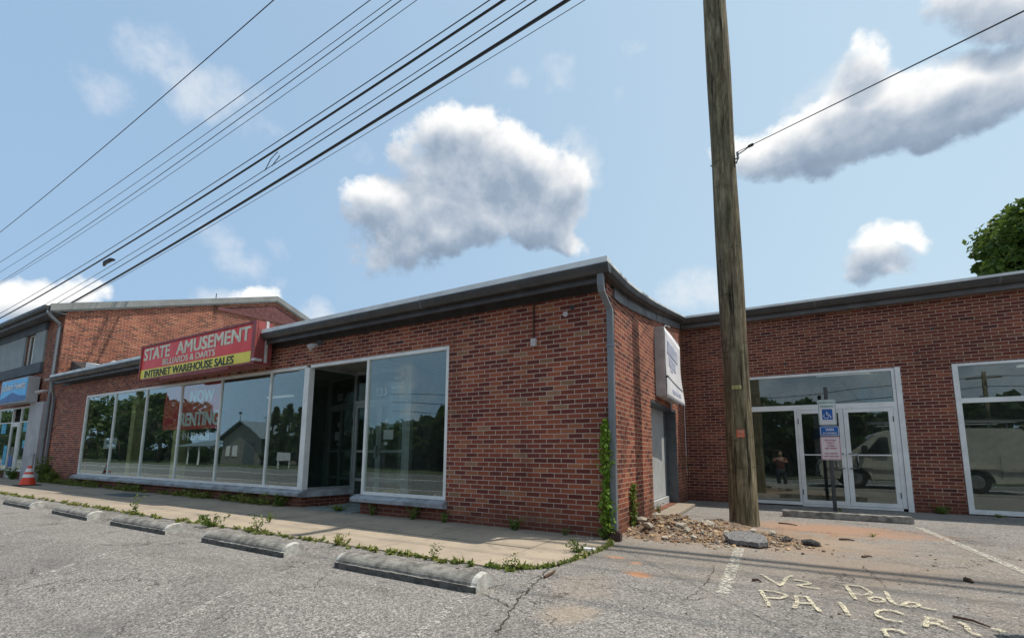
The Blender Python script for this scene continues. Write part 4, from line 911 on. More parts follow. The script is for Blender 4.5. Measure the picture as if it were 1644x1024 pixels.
# ------------------------------------------------------------------ parking blocks
def block_mesh(L=1.65, seed=0):
    rr = random.Random(seed); prof = [(-.135, 0), (.135, 0), (.135, .053)]
    for a in range(0, 181, 15): prof.append((.122*math.cos(R(a)), .058+.077*math.sin(R(a))))
    prof.append((-.135, .053)); bm = B(); xs_ = np.linspace(-L/2, L/2, 34); rings = []
    for i, x in enumerate(xs_):
        e = min(1, .93+.07*min(i, len(xs_)-1-i)/1.0)
        ring = []
        for (y, z) in prof:
            j = rr.uniform(-.0035, .0030) if 0 < i < len(xs_)-1 else 0; ring.append(bm.verts.new((x, y*e+j, z*(e if z > .056 else 1)+(j if z > 0 else 0))))
        rings.append(ring)
    n = len(prof)
    for i, (r0, r1) in enumerate(zip(rings, rings[1:])):
        for k in range(n):
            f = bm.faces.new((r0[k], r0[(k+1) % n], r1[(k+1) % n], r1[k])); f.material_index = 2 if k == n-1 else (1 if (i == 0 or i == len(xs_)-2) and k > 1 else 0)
    bm.faces.new(rings[0][::-1]).material_index = 1; bm.faces.new(rings[-1]).material_index = 1; return bm
bl_labels = ['rounded concrete parking block nearest the camera, in the centre foreground', 'rounded concrete parking block second nearest, left of the nearest one', 'rounded concrete parking block third from the nearest, in the middle of the row', 'rounded concrete parking block fourth from the nearest', 'rounded concrete parking block farthest left, partly cut by the frame']
src = None
for i, (x, a) in enumerate([(-1.02, .4), (-3.46, -.3), (-6.03, .6), (-8.50, -1.2), (-11.2, -.5)]):
    if src is None:
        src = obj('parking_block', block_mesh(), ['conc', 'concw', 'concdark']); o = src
        bm = B()
        for xx in (-.55, .55): tube(bm, [(xx, 0, .126), (xx, 0, .1375)], .018, 8)
        pin = obj('anchor_pin', bm, 'rust'); pin.parent = o
    else:
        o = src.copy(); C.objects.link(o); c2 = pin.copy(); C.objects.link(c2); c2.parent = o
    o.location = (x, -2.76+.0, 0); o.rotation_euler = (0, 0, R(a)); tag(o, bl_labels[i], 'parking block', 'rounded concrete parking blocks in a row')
bm = bx((2.0, 3.98, 0), (3.88, 4.13, .115), .012)
bmesh.ops.subdivide_edges(bm, edges=[e for e in bm.edges if e.calc_length() > 1], cuts=24)
for v in bm.verts: v.co += Vector((0, random.uniform(-.004, .004), random.uniform(-.005, .004)))
bmesh.ops.rotate(bm, verts=bm.verts, cent=(2.9, 4.05, 0), matrix=Matrix.Rotation(R(.8), 3, 'Z'))
wstop = tag(obj('wheel_stop', bm, mat('old_timber_kerb', (.30, .28, .25), .95, (.13, .12, .11), 9, .9, 50)), 'long low weathered wheel stop in front of the white glass doors', 'wheel stop')

# ------------------------------------------------------------------ traffic cone
TC = empty('traffic_cone', (-18.5, -.95, .02), 'orange traffic cone with white bands on the sidewalk at far left', 'traffic cone')
obj('base', bx((-18.77, -1.22, .02), (-18.23, -.68, .05), .012), 'black', TC)
def cone(name, za, zb, m, o=0):
    rf = lambda z: .195-.16*(z-.05)/.58
    n = 24; bm = tube(B(), [(-18.5, -.95, za), (-18.5, -.95, zb)], [rf(za)+o, rf(zb)+o], n); return obj(name, bm, m, TC, False)
cone('body', .05, .63, 'orange', 0); cone('white_band', .27, .37, 'whitep', .004); cone('white_band', .44, .55, 'whitep', .004)

# ------------------------------------------------------------------ accessible parking sign post
PS = empty('parking_sign_post', (2.95, 5.5, 0), 'dark steel channel post with reserved parking signs before the glass doors', 'sign post')
bm = B(); xc, yc = 2.95, 5.5
box(bm, (xc-.022, yc-.006, 0), (xc+.022, yc, 2.56)); box(bm, (xc-.022, yc, 0), (xc-.017, yc+.025, 2.56)); box(bm, (xc+.017, yc, 0), (xc+.022, yc+.025, 2.56)); box(bm, (xc-.034, yc+.025, 0), (xc-.017, yc+.030, 2.56)); box(bm, (xc+.017, yc+.025, 0), (xc+.034, yc+.030, 2.56))
obj('post', bm, 'postgrey', PS)
bm = B()
for i in range(60): box(bm, (xc-.005, yc-.0085, .12+i*.04), (xc+.005, yc-.0062, .13+i*.04))
obj('post_holes', bm, 'black', PS)
def panel(name, x0, x1, z0, z1, m, edge, rad=.03, y=5.485):
    def rr(a0, a1, b0, b1, rd):
        pts = []
        for cx_, cz_, s_ in ((a1-rd, b1-rd, 0), (a0+rd, b1-rd, 90), (a0+rd, b0+rd, 180), (a1-rd, b0+rd, 270)):
            for k in range(0, 91, 18): pts.append((cx_+rd*math.cos(R(s_+k)), y, cz_+rd*math.sin(R(s_+k))))
        return pts
    o = obj(name, prism(B(), rr(x0, x1, z0, z1, rad), (0, .003, 0)), m, PS)
    if edge:
        outer = rr(x0+.008, x1-.008, z0+.008, z1-.008, rad-.006); inner = rr(x0+.016, x1-.016, z0+.016, z1-.016, rad-.012); bm = B()
        n = len(outer); a = [bm.verts.new((p_[0], y-.0015, p_[2])) for p_ in outer]; b = [bm.verts.new((p_[0], y-.0015, p_[2])) for p_ in inner]
        for k in range(n): bm.faces.new((a[k], a[(k+1) % n], b[(k+1) % n], b[k]))
        obj('border', bm, edge, o)
    return o
def ptx(body, xa, xb, z, h, m, par, bold=.03, y=5.4835): text('lettering', body, m, (xa, y, z), (1, 0, 0), xb-xa, h, par, bold, .001)
# uppermost
x0, x1 = 2.79, 3.10
s1_ = panel('reserved_sign', x0, x1, 1.755, 2.29, 'signface', 'green')
ptx('RESERVED', 2.815, 3.075, 2.205, .045, 'green', s1_); ptx('PARKING', 2.835, 3.055, 2.125, .045, 'green', s1_)
bm = B(); box(bm, (2.855, 5.483, 1.87), (3.035, 5.4848, 2.09)); obj('symbol_plate', bm, 'signblue', s1_)
bm = B(); Y_ = 5.4815
def sym(pts, r=.0075): tube(bm, [(a, Y_, b) for a, b in pts], r, 6)
sc_ = lambda a, b: (2.945+a*.09, 1.975+b*.1)
sym([sc_(-.15, .75), sc_(-.14, .76)], .014); sym([sc_(-.15, .6), sc_(-.10, -.05), sc_(.40, -.08), sc_(.62, -.62), sc_(.78, -.55)]); sym([sc_(-.12, .28), sc_(.30, .25)], .006)
sym([sc_(-.2+.0+.48*math.cos(R(a))*1.0-.05, -.30+.48*math.sin(R(a))) for a in range(125, 375, 20)], .006)
obj('wheelchair_symbol', bm, 'whitep', s1_)
s2_ = panel('van_sign', 2.79, 3.125, 1.53, 1.735, 'signblue', 'whitep', .03); ptx('VAN', 2.89, 3.03, 1.635, .055, 'whitep', s2_); ptx('ACCESSIBLE', 2.835, 3.08, 1.57, .035, 'whitep', s2_)
s3_ = panel('penalty_sign', 2.785, 3.13, 1.035, 1.52, 'signpink', 'signred')
for i, (b_, w_) in enumerate((('VIOLATORS', .2), ('SUBJECT', .15), ('TO FINE', .13), ('AND TOWING', .2), ('', 0), ('MIN. FINE $50', .22), ('MAX. FINE $200', .25))):
    if b_: ptx(b_, 2.957-w_/2, 2.957+w_/2, 1.425-i*.055, .030, 'signred', s3_, .03)
PS.rotation_euler = (0, R(.0), 0)

# ------------------------------------------------------------------ foliage builders
def leafcloud(name, centers, size, m, parent=None, up=.35, aspect=1.5, bend=True):
    """centers Nx3 numpy: one pointed leaf (two tris hinged) per centre"""
    n = len(centers); c = np.asarray(centers, float)
    d = RNG.normal(size=(n, 3)); d /= np.linalg.norm(d, axis=1)[:, None]; nn = RNG.normal(size=(n, 3)); nn[:, 2] += up*3
    t = np.cross(d, nn); t /= np.linalg.norm(t, axis=1)[:, None]+1e-9; nrm = np.cross(t, d)
    s = (size*RNG.uniform(.6, 1.35, n))[:, None]
    v = np.empty((n, 4, 3)); v[:, 0] = c-d*s*.5*aspect; v[:, 1] = c+t*s*.42+nrm*s*.12; v[:, 2] = c+d*s*.5*aspect-nrm*s*.1; v[:, 3] = c-t*s*.42+nrm*s*.12
    me = bpy.data.meshes.new(name); me.vertices.add(4*n); me.vertices.foreach_set('co', v.reshape(-1)); me.loops.add(4*n); me.loops.foreach_set('vertex_index', np.arange(4*n, dtype=np.int32))
    me.polygons.add(n); me.polygons.foreach_set('loop_start', np.arange(0, 4*n, 4, dtype=np.int32)); me.polygons.foreach_set('loop_total', np.full(n, 4, dtype=np.int32))
    me.update(calc_edges=True); me.materials.append(M[m] if isinstance(m, str) else m); o = bpy.data.objects.new(name, me); C.objects.link(o)
    if parent is not None: o.parent = parent; o.matrix_parent_inverse = Matrix.Translation(-Vector(parent_world(parent)))
    return o
def tree(loc, h, cr, label, n=9000, leaf=.3, m='leafd', group=None, conifer=False, trunk=.22, clusters=60, low=.3):
    x, y, z = loc; t = empty('tree', loc, label, 'tree', group); rng = random.Random(int(x*31+y*17))
    bm = tube(B(), [(x, y, z), (x+rng.uniform(-.1, .1), y, z+h*.3), (x+rng.uniform(-.3, .3), y+.1, z+h*.6), (x, y, z+h*.9)], [trunk, trunk*.8, trunk*.5, .03], 8)
    cs = []
    if conifer:
        for i in range(clusters):
            f = (i+.5)/clusters; a = rng.uniform(0, 6.28); r = cr*(1-f)**.85*rng.uniform(.5, 1.0); cs.append((x+r*math.cos(a), y+r*math.sin(a), z+h*(.06+.94*f), cr*.28*(1-f*.75), .35))
    else:
        for i in range(clusters):
            a = rng.uniform(0, 6.28); e = rng.uniform(-.6, 1); rr = rng.uniform(.35, 1)**.6
            cs.append((x+cr*rr*math.cos(a)*math.sqrt(max(.05, 1-e*e*.8)), y+cr*rr*math.sin(a)*math.sqrt(max(.05, 1-e*e*.8)), z+h*(low+(1-low)*.5)+e*rr*h*(1-low)*.5, cr*rng.choice((.10, .15, .20, .27)), .7))
        for c_ in cs[::3]:
            b0 = Vector((x, y, z+h*rng.uniform(.25, .55))); b1 = Vector(c_[:3]); tube(bm, [b0, b0.lerp(b1, .5)+Vector((0, 0, -.1)), b1], [trunk*.35, trunk*.2, .02], 5)
    obj('trunk', bm, 'bark', t, True)
    pr = n//len(cs); allc = []
    for (a, b, c, r, fl_) in cs:
        p_ = RNG.normal(size=(pr, 3)); p_ /= np.linalg.norm(p_, axis=1)[:, None]; p_ *= (r*RNG.uniform(.3, 1.15, pr)**.5)[:, None]; p_[:, 2] *= fl_; allc.append(p_+np.array([a, b, c]))
    leafcloud('crown', np.concatenate(allc), leaf, m, t); return t
# tree behind the right wing
tree((12.5, 18.6, 0), 11.2, 3.2, 'leafy green tree rising behind the roof at the right edge', 30000, .17, 'leaf', clusters=110, low=.45)
# trees across the road (seen mirrored in the shop glass)
G = 'trees across the road'
labs = ['tall broad dark tree mirrored in the leftmost window panes', 'dense dark tree mirrored beside the banner', 'rounded tree mirrored behind the barn roof', 'low dark trees mirrored right of the entry door', 'broad bushy tree mirrored in the right shop window', 'dark tree mirrored in the transom over the glass doors', 'round tree mirrored in the sidelight of the glass doors', 'dense tree mirrored above the van roof', 'wide dark tree mirrored at the far right window', 'large dark tree mirrored in the glass of the two storey building']
for (x, y, h, cr, li) in [(-215, -38, 13, 11, 9), (-190, -36, 12, 10, 9), (-168, -34, 12.5, 10, 9), (-148, -32, 11, 9, 9), (-130, -31, 12, 9, 9), (-112, -31, 11.5, 9, 0), (-96, -29, 10.5, 8, 0), (-84, -30, 10.8, 7, 1), (-66, -42, 9, 5.5, 2), (-36, -34, 4.8, 4.2, 3), (-30, -33, 5.2, 4.5, 3), (-24, -31, 7.2, 3.8, 4), (-18, -31, 7.8, 4.6, 4), (-9, -32, 7.5, 5, 4), (-1.5, -27, 8.3, 3.4, 5), (3, -31, 7.0, 4.5, 6), (9, -33, 6.4, 5, 7), (17, -33, 6.2, 5, 7), (26, -33, 6.6, 5.5, 8), (36, -32, 6.8, 6, 8)]:
    tree((x, y, -.55), h, cr, labs[li], 4600, .55, 'leafd', G, clusters=46, low=.12)
for i, x in enumerate((-55.5, -53.0, -50.6)):
    tree((x, -31, -.55), (7.5, 8.0, 7.4)[i], 1.7, ['spired conifer left of three mirrored beside the doorway', 'tallest middle spired conifer mirrored beside the doorway', 'spired conifer right of three mirrored beside the doorway'][i], 3000, .4, 'leafd', G, conifer=True, clusters=34)
tree((-47, -33, -.55), 6.2, 3.4, 'dark round tree mirrored right of the three conifers', 4000, .5, 'leafd', G, clusters=40, low=.1)
hc = []
for _ in range(42000):
    x = RNG.uniform(-250, 60)
    if -67 < x < -56: continue
    hh = 2.3+1.3*math.sin(x*.31)+.9*math.sin(x*.83+1)+.5*math.sin(x*2.1)
    hc.append((x, -34.5+RNG.normal()*1.1-(4 if x < -46 else 0), -.6+abs(RNG.uniform(0, 1))*max(1.2, hh)))
tag(leafcloud('hedgerow', np.array(hc), .75, 'leafd', None, .2, 1.3), 'dark continuous undergrowth and hedge beyond the road', 'hedge', kind='stuff')
# barn with porch
BN = empty('barn', (-61, -32, -.55), 'pale gabled barn with metal roof and low porch, mirrored in the shop windows', 'barn')
bm = prism(B(), [(-66, -30, -.55), (-56.5, -30, -.55), (-56.5, -30, 2.9), (-61.2, -30, 5.2), (-66, -30, 2.9)], (0, -12, 0)); obj('wall', bm, 'barnwall', BN)
bm = prism(B(), [(-66.6, -29.5, 2.75), (-61.2, -29.5, 5.35), (-61.2, -29.5, 5.5), (-66.8, -29.5, 2.85)], (0, -13, 0)); prism(bm, [(-61.2, -29.5, 5.35), (-55.9, -29.5, 2.75), (-55.7, -29.5, 2.85), (-61.2, -29.5, 5.5)], (0, -13, 0)); obj('roof', bm, 'barnroof', BN)
bm = prism(B(), [(-76, -28.5, 1.9), (-66.1, -28.5, 1.9), (-66.1, -28.5, 2.05), (-76, -28.5, 2.0)], (0, -.1, 0)); prism(bm, [(-76, -28.4, 1.95), (-76, -36, 3.4), (-76, -36, 3.5), (-76, -28.4, 2.05)], (9.3, 0, 0)); obj('porch_roof', bm, 'barnroof', BN)
obj('porch_wall', bx((-76, -36, -.55), (-66.2, -35.7, 3.3)), 'barnwall', BN)
bm = B()
for x in (-75.5, -72.5, -69.5): box(bm, (x, -28.7, -.55), (x+.15, -28.55, 1.93))
pieces('porch_post', bm, 'whitep', BN)
bm = B()
for x in (-64.9, -63.4): box(bm, (x, -29.98, .6), (x+.9, -29.93, 2.0))
pieces('window', bm, 'whitep', BN); obj('barn_door', bx((-61, -29.98, -.5), (-58, -29.94, 2.4)), 'stuccod', BN)
bm = tube(B(), [(-61.2, -29.6, 5.45), (-61.2, -29.6, 6.5)], .04, 6); box(bm, (-61.6, -29.65, 6.3), (-60.8, -29.6, 6.55)); obj('weathervane', bm, 'black', BN)
# roadside poles and a small yard sign across the road
fp_ = empty('utility_pole', (16.5, -30, -.55), 'distant utility pole across the road, mirrored in the right window', 'utility pole')
obj('shaft', tube(B(), [(16.5, -30, -.55), (16.5, -30, 7.8)], [.19, .14], 12), 'wood', fp_, True); obj('crossarm', bx((15.4, -30.06, 7.2), (17.6, -29.94, 7.32)), 'wood', fp_)
for z, yy in ((7.4, -29.7), (6.5, -29.9), (5.6, -30.0)):
    tag(obj('overhead_wire', tube(B(), [(16.5+s_*t_, yy, z-.0-1.2*math.sin(math.pi*t_/50)) for s_, t_ in ((-1, 50), (-1, 38), (-1, 25), (-1, 12), (1, 0), (1, 12), (1, 25), (1, 38), (1, 50))], .03, 6), wm, None, True), 'overhead line strung on the distant pole, mirrored in the right window', 'wire', 'lines on the distant pole')
YS = empty('yard_sign', (-44, -24.6, -.55), 'small white roadside sign across the road, mirrored in the shop glass', 'sign')
obj('panel', bx((-45, -24.7, .2), (-43, -24.62, 1.1)), 'signface', YS)
bm = box(B(), (-44.9, -24.69, -.55), (-44.8, -24.63, .2)); box(bm, (-43.2, -24.69, -.55), (-43.1, -24.63, .2)); pieces('leg', bm, 'whitep', YS)

# ------------------------------------------------------------------ van parked right of the frame (mirrored in the right wing glass)
VN = empty('cargo_van', (6.4, -2.9, 0), 'cream white cargo van with roof rack, mirrored in the right wing glass', 'van')
def vw(z):  # half width by height
    return 1.0 if z < 1.15 else 1.0-.16*(z-1.15)/.95
V0 = 3.37; vy = -2.70
prof = [(0, .45), (.0, .78), (.10, .98), (.85, 1.16), (1.75, 1.93), (2.05, 2.04), (5.35, 2.05), (5.5, 1.95), (5.55, .50), (5.50, .36)]
arch = lambda cx_: [(cx_+.44*math.cos(R(a)), .33+.44*math.sin(R(a))) for a in range(0, 181, 15)]
bott = arch(4.15)+arch(1.02)
full = prof + [(4.6, .33)] + bott[:13] + bott[13:] + [(.5, .33), (.1, .36)]
bm = B(); sides = []
for s_ in (-1, 1): sides.append([bm.verts.new((V0+x, vy+s_*vw(z), z+.0)) for x, z in full])
n = len(full)
for k in range(n): bm.faces.new((sides[0][k], sides[0][(k+1) % n], sides[1][(k+1) % n], sides[1][k]))
bm.faces.new(sides[0]); bm.faces.new(sides[1][::-1]); bmesh.ops.triangulate(bm, faces=[f for f in bm.faces if len(f.verts) > 4])
bo = obj('body', bm, 'vanw', VN)
def vpan(name, pts, m, parent=None, o=.006):
    for s_ in (-1, 1):
        bm = prism(B(), [(V0+x, vy+s_*(vw(z)+o), z) for x, z in pts], (0, s_*.004, 0)); obj(name, bm, m, parent or VN)
vpan('side_window', [(1.35, 1.22), (2.05, 1.22), (2.05, 1.80), (1.82, 1.80)], 'vanglass')
bm = B(); 
for (x, z, x2, z2) in ((.92, 1.20, 1.70, 1.87),):
    a = [(V0+x-.02, vy-.84, z+.03), (V0+x2-.02, vy-.76, z2+.03), (V0+x2-.02, vy+.76, z2+.03), (V0+x-.02, vy+.84, z+.03)]; prism(bm, a, (.01, 0, -.012))
obj('windscreen', bm, 'vanglass', VN)
for s_ in (-1, 1):
    bm = B()
    for (xa, xb) in ((1.12, 1.13), (2.12, 2.13), (3.35, 3.36), (4.75, 4.76)): box(bm, (V0+xa, vy+s_*.998-.004, .5), (V0+xb, vy+s_*.998+.006*s_+.0, 1.15))
    pieces('door_seam', bm, 'black', VN); obj('side_moulding', bx((V0+.2, vy+s_*1.0-.01, .72), (V0+5.4, vy+s_*1.0+.02*s_+.01, .76)), 'vanw', VN)
    for cx_ in (1.02, 4.15):
        yy = vy+s_*.86
        wh = obj('wheel', tube(B(), [(V0+cx_, yy-.12, .35), (V0+cx_, yy-.09, .35), (V0+cx_, yy+.09, .35), (V0+cx_, yy+.12, .35)], [.31, .355, .355, .31], 28), 'rubber', VN)
        obj('rim', tube(B(), [(V0+cx_, yy+s_*.115, .35), (V0+cx_, yy+s_*.127, .35)], [.21, .18], 20), 'rim', wh)
    mr = obj('mirror', bx((V0+1.25, vy+s_*1.02-.02, 1.16), (V0+1.40, vy+s_*1.30, 1.50), .03), 'black', VN) if s_ > 0 else obj('mirror', bx((V0+1.25, vy-1.30, 1.16), (V0+1.40, vy-1.0, 1.50), .03), 'black', VN)
    obj('headlight', bx((V0-.015, vy+s_*.72-.16, .66), (V0+.03, vy+s_*.72+.16, .84), .01), 'lens', VN)
bm = box(B(), (V0-.05, vy-.86, .38), (V0+.05, vy+.86, .56)); obj('bumper', bm, 'black', VN); obj('grille', bx((V0-.02, vy-.5, .62), (V0+.02, vy+.5, .86), .01), 'black', VN)
bm = B()
for s_ in (-.72, .72): tube(bm, [(V0+2.0, vy+s_, 2.26), (V0+5.3, vy+s_, 2.26)], .022, 8)
for x in (2.2, 3.2, 4.2, 5.1): tube(bm, [(V0+x, vy-.72, 2.03), (V0+x, vy-.72, 2.26), (V0+x, vy+.72, 2.26), (V0+x, vy+.72, 2.03)], .018, 6)
obj('roof_rack', bm, 'steel', VN)
LD = empty('ladder', (6.9, -2.7, 2.3), 'aluminium ladder lying on the van roof rack', 'ladder'); bm = B()
for s_ in (0, .4): box(bm, (V0+1.6, vy+.1+s_, 2.285), (V0+5.6, vy+.13+s_, 2.36))
for i in range(14): tube(bm, [(V0+1.8+i*.28, vy+.13, 2.32), (V0+1.8+i*.28, vy+.5, 2.32)], .014, 6)
obj('rails_and_rungs', bm, 'steel', LD)

# ------------------------------------------------------------------ photographer (mirrored in the sidelight)
PN = empty('person', (2.14, -6.35, -.42), 'standing photographer in dark red shirt and dark trousers holding up a phone', 'person')
def skin(name, verts, edges, rad, m, parent, sub=2):
    me = bpy.data.meshes.new(name); me.from_pydata(verts, edges, []); me.materials.append(M[m]); o = bpy.data.objects.new(name, me); C.objects.link(o)
    if parent is not None: o.parent = parent; o.matrix_parent_inverse = Matrix.Translation(-Vector(parent_world(parent)))
    o.modifiers.new('skin', 'SKIN').use_smooth_shade = True; sl = me.skin_vertices[0].data
    for i, r in enumerate(rad): sl[i].radius = (r, r) if not isinstance(r, tuple) else r
    sl[0].use_root = True; sb = o.modifiers.new('sub', 'SUBSURF'); sb.levels = sub; sb.render_levels = sub; return o
px_, py_, g_ = 2.16, -6.42, -.44
def pv(x, y, z): return (px_+x, py_+y, g_+z)
bv = [pv(0, 0, .93), pv(0, 0, 1.08), pv(0, .0, 1.28), pv(0, 0, 1.42), pv(0, .01, 1.50), pv(0, .03, 1.58), pv(0, .03, 1.68), pv(0, .01, 1.74),
      pv(-.18, 0, 1.40), pv(-.27, .14, 1.28), pv(-.27, .24, 1.40), pv(-.265, .27, 1.46), pv(.18, 0, 1.40), pv(.25, .16, 1.26), pv(-.03, .24, 1.36), pv(-.13, .27, 1.42),
      pv(-.10, 0, .88), pv(-.12, .02, .48), pv(-.12, -.02, .09), pv(.10, 0, .88), pv(.13, .02, .48), pv(.14, -.02, .09), pv(-.12, .14, .04), pv(.15, .14, .04)]
be = [(0, 1), (1, 2), (2, 3), (3, 4), (4, 5), (5, 6), (6, 7), (3, 8), (8, 9), (9, 10), (10, 11), (3, 12), (12, 13), (13, 14), (14, 15), (0, 16), (16, 17), (17, 18), (0, 19), (19, 20), (20, 21), (18, 22), (21, 23)]
br_ = [(.15, .11), (.14, .10), (.16, .11), (.13, .09), .055, (.075, .09), (.075, .095), .055, .065, .045, .032, .028, .065, .045, .032, .028, .09, .06, .042, .09, .06, .042, .035, .035]
skin('body', bv, be, br_, 'skin', PN)
sh = [0, 1, 2, 3, 8, 9, 12, 13]; mp = {a: i for i, a in enumerate(sh)}
skin('shirt', [bv[i] for i in sh], [(mp[a], mp[b]) for a, b in be if a in mp and b in mp], [(r[0]+.015, r[1]+.015) if isinstance(r, tuple) else r+.014 for r in (br_[i] for i in sh)], 'shirt', PN)
tr_ = [0, 16, 17, 18, 19, 20, 21]; mp = {a: i for i, a in enumerate(tr_)}
skin('trousers', [bv[i] for i in tr_], [(mp[a], mp[b]) for a, b in be if a in mp and b in mp], [(.165, .125), .105, .078, .062, .105, .078, .062], 'pants', PN)
skin('hair', [pv(0, -.03, 1.66), pv(0, -.01, 1.75), pv(0, .05, 1.78)], [(0, 1), (1, 2)], [.085, .085, .05], 'hair', PN)
for s_ in (-1, 1): obj('shoe', bx(pv(s_*.13-.05, -.08, 0), pv(s_*.13+.05, .20, .08), .02), 'black', PN)
for hx, s_ in ((-.265, 1), (-.13, -1)):
    for i in range(4): skin('finger', [pv(hx+s_*.01, .275, 1.45+i*.018), pv(hx+s_*.03, .30, 1.46+i*.018), pv(hx+s_*.045, .29, 1.465+i*.018)], [(0, 1), (1, 2)], [.009, .008, .007], 'skin', PN, 1)
    skin('thumb', [pv(hx, .265, 1.44), pv(hx+s_*.02, .25, 1.47), pv(hx+s_*.035, .255, 1.49)], [(0, 1), (1, 2)], [.011, .009, .008], 'skin', PN, 1)
PH = tag(obj('phone', bx((1.885, -6.125, 1.06), (1.965, -6.112, 1.21), .004), 'black'), 'black phone held up by the photographer', 'phone')
obj('lens', tube(B(), [(1.90, -6.112, 1.19), (1.90, -6.108, 1.19)], .008, 12), 'vanglass', PH)

# ------------------------------------------------------------------ rubble at the pole foot
bm = B(); n = 46; grid = {}
def mh(x, y):
    h = .21*math.exp(-((x-.5)/.5)**2-((y-1.15)/.6)**2) + .12*math.exp(-((x-1.15)/.3)**2-((y-2.0)/.35)**2) + .06*math.exp(-((x-1.35)/.6)**2-((y-1.15)/.5)**2)+.04*math.exp(-((x-1.95)/.3)**2-((y-1.15)/.28)**2)
    nz = .5+.5*math.sin(x*9.1+math.sin(y*7.7)*2)*math.sin(y*11.3+x*3)
    return h*(.75+.5*nz)-.018+.01*math.sin(x*31+y*17)
for i in range(n+1):
    for j in range(n+1):
        x = -.0+.003+2.9*i/n; y = -.05+2.75*j/n; grid[i, j] = bm.verts.new((x, y, mh(x, y)+random.uniform(-.006, .006)))
for i in range(n):
    for j in range(n): bm.faces.new((grid[i, j], grid[i+1, j], grid[i+1, j+1], grid[i, j+1]))
struct(obj('rubble_ground', bm, 'dirt', None, True))
# small debris: chips too many to count
bm = B()
def rock(bm, c, r, seed, flat=.6, mi=0):
    rr = random.Random(seed); ret = bmesh.ops.create_icosphere(bm, subdivisions=1, radius=1)
    rot = Matrix.Rotation(rr.uniform(0, 6.3), 3, 'Z') @ Matrix.Rotation(rr.uniform(-.5, .5), 3, 'X'); sx, sy = rr.uniform(.7, 1.4), rr.uniform(.6, 1.1)
    for v in ret['verts']:
        k = rr.uniform(.72, 1.2); p_ = Vector((v.co.x*sx, v.co.y*sy, v.co.z*flat))*k*r; v.co = rot @ p_ + Vector(c)
    for f in {f for v in ret['verts'] for f in v.link_faces}: f.material_index = mi
for i in range(3600):
    a = random.random()
    x, y = random.gauss(.65, .45), random.gauss(1.05, .40)
    if a > .55: x, y = random.gauss(1.4, .38), random.gauss(.92, .28)
    if x < .02 or y < .02 or x > 2.85 or y > 2.6 or mh(x, y) < -.012 and random.random() < .6: continue
    rock(bm, (x, y, max(0.003, mh(x, y))+.005), random.choice((.006, .008, .010, .013, .017, .022, .030)), i, random.uniform(.3, .8), random.choice((0, 1, 1, 2, 2, 2, 2, 3)))
tag(obj('loose_debris', bm, ['stone', mat('tan_mulch', (.46, .32, .18), .95), mat('clay_crumbs', (.20, .12, .07), .95), mat('grey_chips', (.20, .18, .16), .95)]), 'loose chips, mulch and crumbled clay around the pole base', 'debris', kind='stuff')
big = [((.34, .62), .085, 'stone', 'flat pale stone at the low left edge of the rubble'), ((.16, 1.02), .10, 'stone', 'angular grey stone against the brick wall by the vine'), ((.30, 1.30), .09, 'stone', 'pale stone on top of the heap near the side door'), ((.72, .80), .10, 'stone', 'broken pale concrete lump in the middle of the heap'), ((.84, .70), .07, 'stone', 'small pale lump right of the middle concrete lump'),
       ((1.02, 1.36), .11, 'stone', 'large whitish stone left of the pole'), ((1.0, 1.58), .06, 'dark_rock', 'small black lump behind the whitish stone'), ((.95, .50), .06, 'stone', 'white chip low in front of the heap'), ((1.30, .90), .075, 'stone', 'pale stone leaning on the left edge of the asphalt slab'), ((1.62, 1.25), .075, 'stone', 'pale stone between pole and asphalt slab'),
       ((2.0, .95), .07, 'dark_rock', 'black asphalt lump right of the slab'), ((2.26, .92), .085, 'dark_rock', 'black asphalt lump farthest right'), ((1.85, 1.15), .06, 'stone', 'tan stone right behind the slab'), ((.55, 1.5), .07, 'stone', 'grey stone high on the heap'), ((.62, .35), .05, 'stone', 'small tan stone in front of the heap')]
for i, ((x, y), r, m_, lab) in enumerate(big):
    bm = B(); rock(bm, (x, y, max(.01, mh(x, y))+r*.3), r, 900+i, .62); bmesh.ops.subdivide_edges(bm, edges=bm.edges[:], cuts=1)
    for v in bm.verts: v.co += Vector((random.uniform(-1, 1), random.uniform(-1, 1), random.uniform(-1, 1)))*r*.06
    tag(obj('rubble_stone', bm, m_), lab, 'stone', 'stones in the rubble')
bm = prism(B(), [(1.37, .46, .02), (1.44, .37, .02), (1.58, .39, .02), (1.70, .34, .02), (1.80, .45, .02), (1.78, .66, .06), (1.60, .74, .09), (1.42, .72, .09), (1.31, .58, .06)], (0, 0, .05))
bmesh.ops.triangulate(bm, faces=[f for f in bm.faces if len(f.verts) > 4]); bmesh.ops.subdivide_edges(bm, edges=bm.edges[:], cuts=3)
for v in bm.verts: v.co += Vector((random.uniform(-.006, .006), random.uniform(-.006, .006), random.uniform(-.005, .005)))
tag(obj('asphalt_slab', bm, 'slab'), 'broken slab of grey asphalt lying in front of the pole', 'asphalt slab')
def stick(u, v, u2, v2, r, lab):
    a = P(u, v, 'z', .012); b = P(u2, v2, 'z', .012); m2 = a.lerp(b, .5)+Vector((.01, .015, .006)); tag(obj('stick', tube(B(), [a, m2, b], [r, r*.9, r*.5], 6), 'stick'), lab, 'stick', 'sticks on the asphalt')
